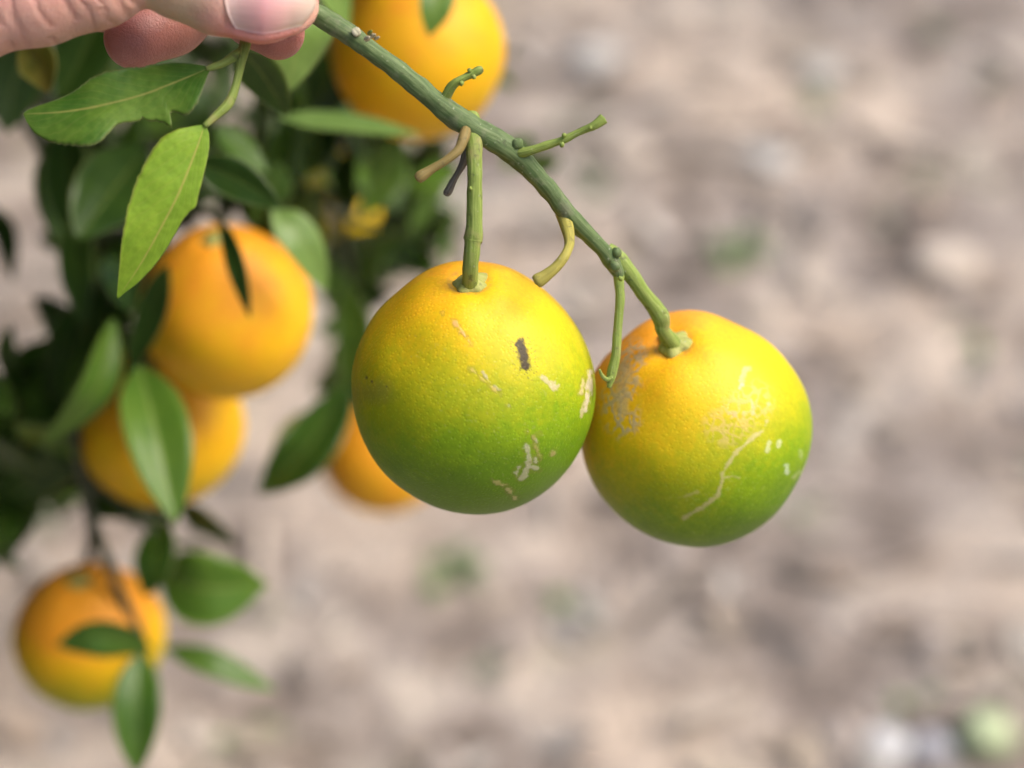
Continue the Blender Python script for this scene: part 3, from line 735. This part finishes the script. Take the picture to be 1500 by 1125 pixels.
stalk('thin_stalk', [(903, 392, .610), (906, 402, .610), (907, 414, .610), (908, 440, .610), (905, 480, .6105), (902, 520, .6105), (896, 548, .611), (892, 568, .611)], [9, 9, 7.6, 7, 6.6, 7, 7.4, 3], M_STALK, n=70)
stalk('thin_stalk', [(897, 553, .610), (889, 556, .6095), (882, 550, .609), (878, 541, .608)], [4, 3.4, 2.8, 1.5], M_STALK, n=24)
stalk('spur', [(649, 152, .592), (661, 128, .589), (674, 117, .588), (690, 109, .588), (702, 103, .588), (707, 101, .588)], [8, 6.5, 6, 5.5, 6.5, 4.5], M_STALK, bump=.16, seed=5)
stalk('spur', [(750, 227, .595), (772, 222, .592), (790, 216, .591), (822, 206, .590), (850, 193, .589), (870, 184, .588), (884, 173, .588)], [9, 7.5, 6.2, 6, 5.5, 6, 8.5], M_STALK, bump=.10, seed=6)
stalk('spur', [(683, 186, .592), (680, 200, .586), (671, 220, .584), (652, 236, .583), (632, 248, .583), (617, 258, .583), (611, 263, .583)], [8, 8.5, 7.2, 6.3, 6.8, 8.6, 7.2], M_BROWN, bump=.06, seed=7, lab='brown withered spur')
stalk('spur', [(688, 196, .596), (684, 222, .598), (676, 244, .600), (666, 262, .601), (656, 280, .602), (653, 286, .602)], [6, 5.5, 5, 4.6, 7, 5], M_GREY, bump=.18, seed=8, lab='grey dead spur')
stalk('spur', [(825, 312, .603), (832, 338, .598), (834, 356, .593), (828, 374, .589), (814, 392, .588), (799, 404, .588), (789, 411, .588), (785, 414, .588)], [12, 9, 7.4, 7.2, 8, 9.2, 10.5, 9], M_OLIVE, bump=.05, seed=9, lab='yellowish curved spur with thick blunt end')
for (x, y, d, r, s) in [(758, 211, .592, 9, 1), (903, 370, .607, 8, 2), (909, 408, .605, 4, 3), (900, 390, .606, 8, 4), (703, 348, .591, 4, 5), (689, 276, .5868, 3, 6), (972, 457, .617, 5, 7), (676, 122, .586, 4, 8), (694, 113, .586, 3.5, 9), (688, 103, .587, 3.5, 10), (823, 212, .588, 4, 11), (826, 198, .588, 3.5, 12), (865, 187, .586, 3, 13)]:
    c = P(x, y, d); rr = px(r, d); v = []
    nu, nv = 10, 7
    for i in range(nv):
        for j in range(nu):
            a, b = math.pi * (i + .02) / (nv - .96), 2 * math.pi * j / nu
            q = np.array([math.sin(a) * math.cos(b), math.sin(a) * math.sin(b), math.cos(a)]); v.append(c + q * rr * (1 + .35 * mnoise.noise(Vector(q * 1.8 + s))))
    f = [(i * nu + j, (i + 1) * nu + j, (i + 1) * nu + (j + 1) % nu, i * nu + (j + 1) % nu) for i in range(nv - 1) for j in range(nu)]
    mesh('bud', np.array(v), f, M_BARK if s in (1, 2, 4) else M_STALK, tw, uvs=np.zeros((len(v), 2)))
# cut scar where a shoot was snipped off
cs = P(522, 46, .5815); ax = P(519, 40, .572) - cs; ax /= np.linalg.norm(ax)
tube('cut_scar', [cs - ax * .0022, cs, cs + ax * .0001], [px(6.5, .58), px(6.5, .58), px(5.5, .58)], M_CUT, tw, n=8, k=20, bump=.06)
for (x, y, r, s) in [(537, 57, 4.2, 1), (545, 53, 3.6, 2), (540, 49, 3, 3), (550, 57, 3, 4)]:
    a = P(x, y, .581); b = P(x + random.uniform(2, 7), y + random.uniform(-7, 0), .577)
    tube('bud_scale', [a, (a + b) / 2, b], [px(r, .58), px(r * .9, .58), px(1, .58)], M_CUT if s != 3 else M_STALK, tw, n=8, k=8, bump=.2, seed=s)
# long pale scratch on the bark
# leafy shoot under the thumb
stalk('leaf_shoot', [(366, 20, .590), (361, 55, .586), (356, 76, .583), (350, 105, .581), (343, 132, .580), (334, 152, .579), (318, 168, .578), (305, 180, .577), (300, 184, .577)], [9, 9, 8, 6.5, 6.5, 7.5, 6, 5, 4.5], M_STALK, n=70, seed=11)
stalk('leaf_shoot', [(356, 74, .584), (344, 82, .582), (328, 92, .580), (312, 98, .579), (303, 101, .579)], [7, 7.5, 6, 5, 4], M_STALK, n=36, seed=12)
def photo_leaf(mat, pts, left, right, roll, fold, curl, wave, seed, na, nh, lab, rag=.0, zoff=None):
    """left/right: list of (t, apparent width in px) on either side of the midrib"""
    mid = PT(pts); d = np.mean([p[2] for p in pts]); nrm = rot_about(-F, mid[-1] - mid[0], R(roll)); k = 1 / math.cos(R(roll))
    wl = lambda T: px(float(np.interp(T, [a for a, b in left], [b for a, b in left])), d) * k + 2e-5
    wr = lambda T: px(float(np.interp(T, [a for a, b in right], [b for a, b in right])), d) * k + 2e-5
    o = leaf_obj('leaf', mat, tw, mid, wl, wr, nrm, fold=fold, curl=curl, wave=wave, seed=seed, na=na, nh=nh, rag=rag)
    o['label'] = lab; return o
# chewed leaf: base upper right, tip at the left; side vector = tangent x normal
photo_leaf(M_CHEW, [(308, 99, .579), (262, 118, .578), (205, 140, .577), (150, 154, .576), (95, 163, .576), (34, 167, .577)],
           [(0, 2), (.04, 12), (.10, 30), (.16, 47), (.22, 56), (.245, 54), (.27, 44), (.285, 40), (.30, 42), (.315, 62), (.335, 52), (.37, 42), (.405, 40), (.42, 30), (.435, 36), (.50, 34), (.545, 34), (.58, 44), (.62, 56), (.66, 63), (.72, 60), (.80, 52), (.88, 42), (.94, 30), (.98, 14), (1, 1)],
           [(0, 2), (.05, 10), (.1, 18), (.2, 32), (.3, 42), (.42, 47), (.55, 46), (.64, 43), (.70, 36), (.77, 28), (.85, 20), (.93, 12), (.98, 6), (1, 1)],
           18, .12, .10, .13, 3, 110, 7, 'worn green leaf with bites out of its lower edge', rag=.05)
photo_leaf(M_LIME, [(300, 183, .577), (287, 222, .576), (262, 284, .575), (233, 340, .576), (203, 392, .578), (172, 437, .580)],
           [(0, 2), (.05, 9), (.12, 14), (.2, 18), (.3, 22), (.38, 26), (.42, 30), (.45, 24), (.5, 21), (.58, 21), (.68, 20), (.78, 16), (.88, 10), (.95, 4), (1, 1)],
           [(0, 2), (.04, 16), (.10, 34), (.2, 52), (.3, 60), (.42, 62), (.55, 56), (.68, 44), (.8, 30), (.9, 16), (.96, 7), (1, 1)],
           -14, .18, .06, .07, 5, 80, 7, 'light yellowish green leaf hanging tip down', rag=.03)

# ================================================================== hand
def capsule(p, a, b, ra, rb):
    ab = b - a; t = np.clip(((p - a) @ ab) / (ab @ ab), 0, 1)
    return np.linalg.norm(p - a - t[..., None] * ab, axis=-1) - (ra + (rb - ra) * t)
def smin(a, b, k):
    h = np.clip(.5 + .5 * (b - a) / k, 0, 1); return b * (1 - h) + a * h - k * h * (1 - h)
def J(x, y, d, r): return (P(x, y, d), px(r, d))
WR = J(-420, -120, .600, 118); EL = J(-900, -40, .560, 150)
THUMB = [J(-330, -20, 0.5840, 80), J(-190, 18, 0.5740, 78), J(-60, 26, 0.5680, 66), J(60, -2, 0.5685, 62), J(140, -26, 0.5690, 62), J(212, -58, 0.5700, 58)]
TDIST = [J(216, -60, 0.5710, 57), J(262, -30, 0.5720, 54), J(320, -6, 0.5730, 54), J(385, 5, 0.5740, 55), J(424, 6, 0.5750, 44)]
INDEX = [J(20, -230, 0.5880, 54), J(215, -130, 0.6080, 48), J(330, -30, 0.6070, 45), J(372, 22, 0.6020, 42), J(407, 48, 0.5980, 40)]
MIDDLE = [J(0, -240, 0.6120, 54), J(215, -140, 0.6280, 48), J(305, -8, 0.6200, 46), J(250, 30, 0.6080, 47), J(197, 57, 0.6000, 45)]
RING = [J(-30, -235, .632, 52), J(170, -140, .644, 46), J(215, -30, .636, 42), J(160, 0, .626, 42), J(105, -2, .618, 40)]
PINKY = [J(-60, -215, .648, 46), J(90, -130, .660, 40), J(130, -50, .652, 36), J(90, -25, .644, 35), J(45, -22, .638, 33)]
def chain(p, js, k):
    d = None
    for (a, ra), (b, rb) in zip(js[:-1], js[1:]):
        c = capsule(p, a, b, ra, rb); d = c if d is None else smin(d, c, k)
    return d
NAIL_C = P(392, -6, .562); 
t_ax = TDIST[4][0] - TDIST[2][0]; t_ax /= np.linalg.norm(t_ax)
n_up = rot_about(-F, t_ax, R(-3)); n_up -= t_ax * (n_up @ t_ax); n_up /= np.linalg.norm(n_up)
n_sd = np.cross(t_ax, n_up)
def on_axis(s):
    """point and radius on the thumb's last segment, s metres past its joint centre TDIST[2]"""
    a = TDIST[2][0]; l = np.linalg.norm(TDIST[4][0] - a); q = np.clip(s / l, 0, 1.2)
    return a + t_ax * s, np.interp(s, [0, np.linalg.norm(TDIST[3][0] - a), l], [TDIST[2][1], TDIST[3][1], TDIST[4][1]])
NL0, NL1 = px(12, .562), px(146, .562)
def hand_sdf(p):
    palm = capsule(p, WR[0], EL[0], WR[1], EL[1])
    for dst, r in ((INDEX[0], 58), (MIDDLE[0], 60), (RING[0], 58), (PINKY[0], 52)):
        palm = smin(palm, capsule(p, WR[0], dst[0], WR[1] * .62, px(r, .62)), .012)
    palm = smin(palm, capsule(p, WR[0], THUMB[1][0], WR[1] * .5, THUMB[1][1]), .012)
    th = smin(chain(p, THUMB, .006), palm, .014)
    # flexion crease: pad of the first segment presses against the last one
    td = chain(p, TDIST, .004)
    d = smin(th, td, .0022)
    for f in (INDEX, MIDDLE, RING, PINKY):
        fd = smin(chain(p, f, .005), palm, .010); d = np.minimum(d, fd)
    # nail bed: shallow recess in the back of the last thumb segment
    q = p - TDIST[2][0]; s = q @ t_ax; cu = q @ n_up; cs_ = q @ n_sd
    ang = np.arctan2(cs_, cu)
    m = sstep(NL0 - .0004, NL0 + .0012, s) * (1 - sstep(R(56), R(66), np.abs(ang))) * (cu > 0) * (np.abs(d) < .02)
    d = d + m * .0012
    rim = np.exp(-((np.abs(ang) - R(70)) / R(9)) ** 2) * sstep(NL0, NL0 + .004, s) * (cu > -.004) * (1 - sstep(NL1 - .006, NL1, s))
    d = d - rim * .0010
    return d
def surface_nets(fn, lo, hi, h):
    ax = [np.arange(lo[k], hi[k] + h, h) for k in range(3)]; n = [len(a) for a in ax]
    D = np.empty(n, dtype=np.float32)
    Yg, Zg = np.meshgrid(ax[1], ax[2], indexing='ij')
    for i0 in range(0, n[0], 12):
        xs = ax[0][i0:i0 + 12]
        p = np.stack([np.broadcast_to(xs[:, None, None], (len(xs), n[1], n[2])), np.broadcast_to(Yg, (len(xs), n[1], n[2])), np.broadcast_to(Zg, (len(xs), n[1], n[2]))], -1)
        D[i0:i0 + 12] = fn(p)
    s = D < 0
    cor = [(i, j, k) for i in (0, 1) for j in (0, 1) for k in (0, 1)]
    sl = lambda A, c: A[c[0]:n[0] - 1 + c[0], c[1]:n[1] - 1 + c[1], c[2]:n[2] - 1 + c[2]]
    cnt = sum(sl(s, c).astype(np.int8) for c in cor); act = (cnt > 0) & (cnt < 8)
    ids = -np.ones(act.shape, dtype=np.int64); I = np.argwhere(act); ids[act] = np.arange(len(I))
    acc = np.zeros((len(I), 3)); w = np.zeros(len(I))
    for a in cor:
        for k in range(3):
            if a[k]: continue
            b = list(a); b[k] = 1
            da = D[I[:, 0] + a[0], I[:, 1] + a[1], I[:, 2] + a[2]]; db = D[I[:, 0] + b[0], I[:, 1] + b[1], I[:, 2] + b[2]]
            cr = (da < 0) != (db < 0); t = np.where(cr, da / np.where(cr, da - db, 1), 0)
            q = np.tile(np.array(a, dtype=float), (len(I), 1)); q[:, k] += t
            acc += q * cr[:, None]; w += cr
    v = np.array(lo) + (I + acc / w[:, None]) * h
    faces = []
    for k in range(3):
        u, q = [(1, 2), (2, 0), (0, 1)][k]
        a = [slice(1, -1)] * 3; a[k] = slice(0, -1); b = list(a); b[k] = slice(1, None)
        sa, sb = s[tuple(a)], s[tuple(b)]
        E = np.argwhere(sa != sb); fl = sa[sa != sb]
        off = np.array([1, 1, 1]); off[k] = 0; E = E + off
        def cell(du, dq):
            c = E.copy(); c[:, u] += du; c[:, q] += dq; return ids[c[:, 0], c[:, 1], c[:, 2]]
        f = np.stack([cell(-1, -1), cell(0, -1), cell(0, 0), cell(-1, 0)], 1)
        f[~fl] = f[~fl][:, ::-1]; faces.append(f)
    f = np.vstack(faces); f = f[(f >= 0).all(1)]
    return v, f
def build_hand():
    root = empty('person', EL[0])
    tag(root, 'pale bare hand reaching in from the upper left, thumb and finger pinching the green twig', 'person')
    js = THUMB + TDIST + INDEX + MIDDLE + RING + PINKY + [WR, EL]
    lo = np.min([a - r for a, r in js], 0) - .006; hi = np.max([a + r for a, r in js], 0) + .006
    v, f = surface_nets(hand_sdf, lo, hi, .00115)
    # smooth out grid steps
    nb = np.zeros_like(v); cn = np.zeros(len(v))
    for it in range(2):
        nb[:] = 0; cn[:] = 0
        for a, b in ((0, 1), (1, 2), (2, 3), (3, 0)):
            np.add.at(nb, f[:, a], v[f[:, b]]); np.add.at(nb, f[:, b], v[f[:, a]]); np.add.at(cn, f[:, a], 1); np.add.at(cn, f[:, b], 1)
        v = v * .45 + .55 * nb / np.maximum(cn, 1)[:, None]
    # skin tone: pale, redder at finger pads and round the nail
    base = np.tile(np.array([.58, .33, .265]), (len(v), 1))
    def blend(m, c):
        nonlocal base
        base = base * (1 - m[:, None]) + np.array(c) * m[:, None]
    def near(js, r): return np.exp(-(np.maximum(chain(v, js, .004), 0) / r) ** 2)
    own = np.argmin(np.stack([chain(v, c, .004) for c in (THUMB, TDIST, INDEX, MIDDLE, RING, PINKY)], 0), 0)
    red = (.34, .115, .10)
    for i, c in ((2, INDEX), (3, MIDDLE), (4, RING), (5, PINKY)):
        m = (own == i) * np.exp(-(np.linalg.norm(v - c[-1][0], axis=1) / .022) ** 2); blend(np.clip(m * .95, 0, 1), red)
    q = v - TDIST[2][0]; s = q @ t_ax; ang = np.arctan2(q @ n_sd, q @ n_up)
    m = (own == 1) * sstep(-.004, .006, s) * (1 - sstep(.020, .030, s)) * np.exp(-((np.abs(ang) - R(84)) / R(34)) ** 2); blend(m * .95, (.60, .19, .175))
    m = (own == 1) * (1 - sstep(-.010, .002, s)); blend(m * .8, (.50, .37, .235))
    m = (own == 1) * sstep(NL1 - .008, NL1, s); blend(m * .5, (.62, .38, .28))
    m = (own == 0) * (fbm(v, 3, 110) > .52); blend(m * .25, (.58, .30, .22))
    # creases across the thumb's first segment
    a0 = THUMB[3][0]; tx_ = THUMB[5][0] - THUMB[2][0]; tx_ /= np.linalg.norm(tx_)
    st = (v - THUMB[2][0]) @ tx_ + (fbm(v, 2, 150) - .5) * .004
    cre = np.zeros(len(v))
    for c_ in (.004, .012, .0165, .024, .031, .036, .041, .0455, .049):
        cre = np.maximum(cre, np.exp(-((st - c_) / .0011) ** 2) * (own == 0) * (fbm(v + c_, 2, 120) > .40))
    blend(cre * .22, (.52, .24, .19)); blend(sstep(.50, .62, fbm(v + 4, 3, 70)) * .35 * (own < 2), (.60, .27, .23))  # crease shade painted into the skin tone, then random pink blotches
    mesh('hand', v, f, M_SKIN, root, cols={'tone': base, 'crease': cre})
    # thumbnail: curved plate with free edge
    nu, nl = 25, 25; vv = []; uv = []
    for i in range(nl):
        T = i / (nl - 1)
        for j in range(nu):
            u = j / (nu - 1) * 2 - 1
            # rounded base and rounded free edge
            s_ = NL0 + (NL1 - NL0) * T - (T - .35) * u * u * .0055 + (0 if T > .5 else (1 - 2 * T) * .002 * u * u)
            a = u * R(60); p0, r = on_axis(s_); l_end = max(0, s_ - np.linalg.norm(TDIST[4][0] - TDIST[2][0]))
            r = r * math.sqrt(max(.02, 1 - (l_end / TDIST[4][1]) ** 2)) if l_end > 0 else r
            dr = n_up * math.cos(a) + n_sd * math.sin(a); q0 = p0 + dr * max(r, TDIST[4][1] * .5)
            for _ in range(8): q0 = q0 - dr * float(chain(q0[None], TDIST, .004)[0]) * .8
            vv.append(q0 + dr * .0001); uv.append((u, T))
    top = np.array(vv); n_ = len(top)
    cen = np.array([on_axis(NL0 + (NL1 - NL0) * (k // nu) / (nl - 1))[0] for k in range(n_)])
    inn = top - (top - cen) / np.linalg.norm(top - cen, axis=1)[:, None] * .0005
    q = []
    for i in range(nl - 1):
        for j in range(nu - 1):
            a = i * nu + j; q.append((a, a + 1, a + nu + 1, a + nu)); q.append((n_ + a, n_ + a + nu, n_ + a + nu + 1, n_ + a + 1))
    for i in range(nl - 1):
        for j in (0, nu - 1): a = i * nu + j; q.append((a, a + nu, n_ + a + nu, n_ + a))
    for j in range(nu - 1):
        for i in (0, nl - 1): a = i * nu + j; q.append((a, a + 1, n_ + a + 1, n_ + a))
    mesh('thumbnail', np.vstack([top, inn]), np.array(q), M_NAIL, root, uvs=np.array(uv + uv))
    # sleeve over the end of the forearm
    d_ = EL[0] - WR[0]; d_ /= np.linalg.norm(d_)
    tube('sleeve', [EL[0] - d_ * .035, EL[0], EL[0] + d_ * .1, EL[0] + d_ * .22 + np.array([0, -.03, -.02])], [.036, .037, .043, .05], M_SLEEVE, root, n=40, k=32, bump=.03)
build_hand()

# ================================================================== ground litter, stones, weeds
def gz(x, y): return float(ground_z(np.array([x]), np.array([y]))[0])
def litter(n):
    vs, fs, cs, o = [], [], [], 0
    pal = np.array([(.40, .33, .27), (.43, .36, .29), (.36, .29, .24), (.30, .25, .21), (.25, .20, .165), (.40, .37, .34), (.36, .33, .31), (.46, .41, .36), (.30, .30, .23), (.38, .30, .24)])
    for k in range(n):
        x, y = random.uniform(-1.1, 1.1), random.uniform(.75, 4.2); z = gz(x, y); typ = random.random(); c = pal[random.randrange(len(pal))] * random.uniform(.72, 1.0)
        a = random.random() * 6.283; ca, sa = math.cos(a), math.sin(a)
        if typ > .86:     # flat chip of bark or straw
            l = random.uniform(.05, .15); w = random.uniform(.008, .028); h = random.uniform(.004, .012); tl = random.uniform(-.12, .12); pts = []
            c = np.array(random.choice([(.19, .155, .135), (.23, .20, .18), (.42, .37, .33), (.46, .39, .33), (.17, .145, .125)])) * random.uniform(.8, 1.2)
            for lz in (0, h):
                for (T, u) in ((-.5, -.3), (-.35, -.5), (.3, -.5), (.5, -.1), (.45, .4), (-.2, .5), (-.5, .2)):
                    lx, ly = T * l, u * w
                    pts.append((x + lx * ca - ly * sa, y + lx * sa + ly * ca, z + lz + lx * tl + .006))
            f = [tuple(range(7, 14))] + [(j, (j + 1) % 7, 7 + (j + 1) % 7, 7 + j) for j in range(7)]
        elif typ < .50:   # curled dry leaf
            l = random.uniform(.025, .075); w = l * random.uniform(.35, .6); cu = random.uniform(.1, .7); tl = random.uniform(-.3, .3); pts = []
            for i, (T, pw) in enumerate([(0, .1), (.25, .8), (.55, 1), (.8, .6), (1, .08)]):
                for u in (-1, 0, 1):
                    lx, ly = (T - .5) * l, u * pw * w / 2; lz = abs(u) * pw * w * cu * .5 + (T - .5) ** 2 * l * cu + lx * tl
                    pts.append((x + lx * ca - ly * sa, y + lx * sa + ly * ca, z + lz + .006))
            f = [(r * 3 + j, r * 3 + j + 1, r * 3 + j + 4, r * 3 + j + 3) for r in range(4) for j in range(2)]
        elif typ < .7:    # bit of twig
            l = random.uniform(.04, .14); r = random.uniform(.002, .005); tl = random.uniform(-.2, .2); pts = []
            for T in (-.5, 0, .5):
                for j in range(4):
                    q = j * 1.571; lx, ly, lz = T * l, math.cos(q) * r, math.sin(q) * r + T * l * tl + .008
                    pts.append((x + lx * ca - ly * sa, y + lx * sa + ly * ca, z + lz))
            f = [(i * 4 + j, i * 4 + (j + 1) % 4, (i + 1) * 4 + (j + 1) % 4, (i + 1) * 4 + j) for i in range(2) for j in range(4)] + [(0, 3, 2, 1), (8, 9, 10, 11)]
        else:             # clod
            r = random.uniform(.008, .028); pts = []
            c = np.array((.34, .29, .26)) * random.uniform(.7, 1.25)
            for i, (h, rr) in enumerate([(-.4, .8), (.1, 1.0), (.55, .7), (.75, .2)]):
                for j in range(6):
                    q = j * 1.047; s_ = r * rr * random.uniform(.75, 1.2); pts.append((x + math.cos(q) * s_, y + math.sin(q) * s_, z + r * h * random.uniform(.8, 1.1)))
            f = [(i * 6 + j, i * 6 + (j + 1) % 6, (i + 1) * 6 + (j + 1) % 6, (i + 1) * 6 + j) for i in range(3) for j in range(6)] + [(18, 19, 20, 21, 22, 23)]
        vs += pts; fs += [tuple(i + o for i in q) for q in f]; cs += [c] * len(pts); o += len(pts)
    ob = mesh('leaf_litter', np.array(vs), fs, M_LITTER, smooth=False, cols={'tint': np.array(cs)})
    tag(ob, 'dry fallen leaves, twig bits and clods strewn over the bare soil', 'leaf litter', kind='stuff')
litter(1500)

def stone(x, y, r, label, seed, mat=M_STONE, flat=.55, cat='stone', name='stone'):
    c = G(x, y); d = float((c - C0) @ F); rr = px(r, d); z = gz(c[0], c[1]); nu, nv = 22, 14; v = []
    for i in range(nv):
        for j in range(nu):
            a, b = math.pi * (i + .05) / (nv - .9), 2 * math.pi * j / nu
            q = np.array([math.sin(a) * math.cos(b), math.sin(a) * math.sin(b), math.cos(a)])
            k = 1 + .35 * mnoise.noise(Vector(q * 1.3 + seed)) + .12 * mnoise.noise(Vector(q * 4 + seed))
            v.append(np.array([c[0], c[1], z + rr * flat * .45]) + q * rr * k * np.array([1.1, 1, flat]))
    f = [(i * nu + j, (i + 1) * nu + j, (i + 1) * nu + (j + 1) % nu, i * nu + (j + 1) % nu) for i in range(nv - 1) for j in range(nu)]
    f += [tuple(range(nu - 1, -1, -1)), tuple((nv - 1) * nu + j for j in range(nu))]
    o = mesh(name, np.array(v), f, mat); tag(o, label, cat, 'pale stones lying on the soil' if cat == 'stone' else None); return o
M_WHITE = mat_plain('white_stone', (.58, .57, .57), var=.1, scale=40)
M_TAN = mat_plain('tan_stone', (.46, .39, .33), var=.2, scale=40)
for (x, y, r, m, lab, sd) in [
    (1302, 1092, 36, M_WHITE, 'white rounded stone on the soil near the bottom right corner', 1),
    (1126, 250, 30, M_STONE, 'pale grey stone on the soil straight above the right sharp orange', 2),
    (918, 240, 36, M_TAN, 'pale tan stone on the soil just right of the upper green spur', 3),
    (868, 100, 36, M_STONE, 'pale grey stone on the soil in the upper middle, beside bright bark chips', 4),
    (1110, 470, 28, M_TAN, 'pale stone lying on the soil close behind the right sharp orange', 5),
    (1380, 405, 50, M_TAN, 'large pale tan stone on sunlit soil near the right edge', 6),
    (985, 30, 34, M_TAN, 'pale tan stone on the soil at the top edge', 7),
    (1200, 118, 26, M_STONE, 'small grey stone on the soil in the upper right part', 8),
    (1365, 1100, 28, mat_plain('grey_stone', (.38, .37, .40), var=.15), 'bluish grey stone between the white stone and the fallen green fruit', 9)]:
    stone(x, y, r, lab, sd, m)
M_FALL = mat_plain('fallen_fruit_skin', (.40, .46, .28), var=.25, scale=30, rough=.5)
stone(1436, 1098, 38, 'small pale green fallen fruit on the soil in the bottom right corner', 12, M_FALL, .9, 'fruit', 'fallen_fruit')
def weed(x, y, r, n, label, seed):
    c = G(x, y); d = float((c - C0) @ F); rr = px(r, d); z = gz(c[0], c[1]); rng = random.Random(seed); vs, fs, uv, sd = [], [], [], []; o = 0
    root = empty('weed', (c[0], c[1], z)); tag(root, label, 'weed', 'green weeds growing in the soil')
    for k in range(n):
        a = rng.random() * 6.283; l = rr * rng.uniform(.7, 1.3); up = rng.uniform(.2, .9); h = np.array([math.cos(a), math.sin(a), 0]); b = np.array([c[0], c[1], z - .004]) + h * rr * rng.uniform(0, .25)
        mid = [b, b + h * l * .4 + np.array([0, 0, l * up * .6]), b + h * l * .95 + np.array([0, 0, l * up * .7])]; w = l * rng.uniform(.16, .26)
        fn = lambda T: w / 2 * 2 * float(np.interp(T, PX, PY)) + 1e-5
        v, q, u, s = leaf_data(mid, fn, fn, np.array([0, 0, 1.]), na=6, nh=1, fold=.2, seed=k, th=.0004)
        mesh('blade', v, q, M_WEED, root)
for (x, y, r, n, lab, sd) in [(1075, 385, 46, 14, 'green weed tuft on the soil right of the fruit stalks, largest of the weeds', 1), (1192, 152, 26, 9, 'small green weed high in the upper right part of the soil', 2),
                              (655, 838, 48, 11, 'sparse green weed on the soil below the left sharp orange', 3), (830, 888, 30, 8, 'small green weed on the soil under the gap between the sharp oranges', 4),
                              (365, 1078, 46, 10, 'sparse weed on the soil low down, right of the lowest hanging leaf', 5), (1440, 545, 44, 9, 'sparse green weed on the soil near the right edge', 6),
                              (1345, 285, 30, 7, 'small green weed on the soil above the large tan stone', 7), (745, 120, 26, 7, 'green weed on the soil beside the bright orange at the top', 8), (1185, 755, 24, 7, 'small green weed on the soil just below right of the right sharp orange', 9),
                              (880, 290, 26, 7, 'small green weed on the soil right of the thick twig', 10), (1335, 1035, 30, 7, 'small weed on the soil just above the white stone', 11)]:
    weed(x, y, r, n, lab, sd)
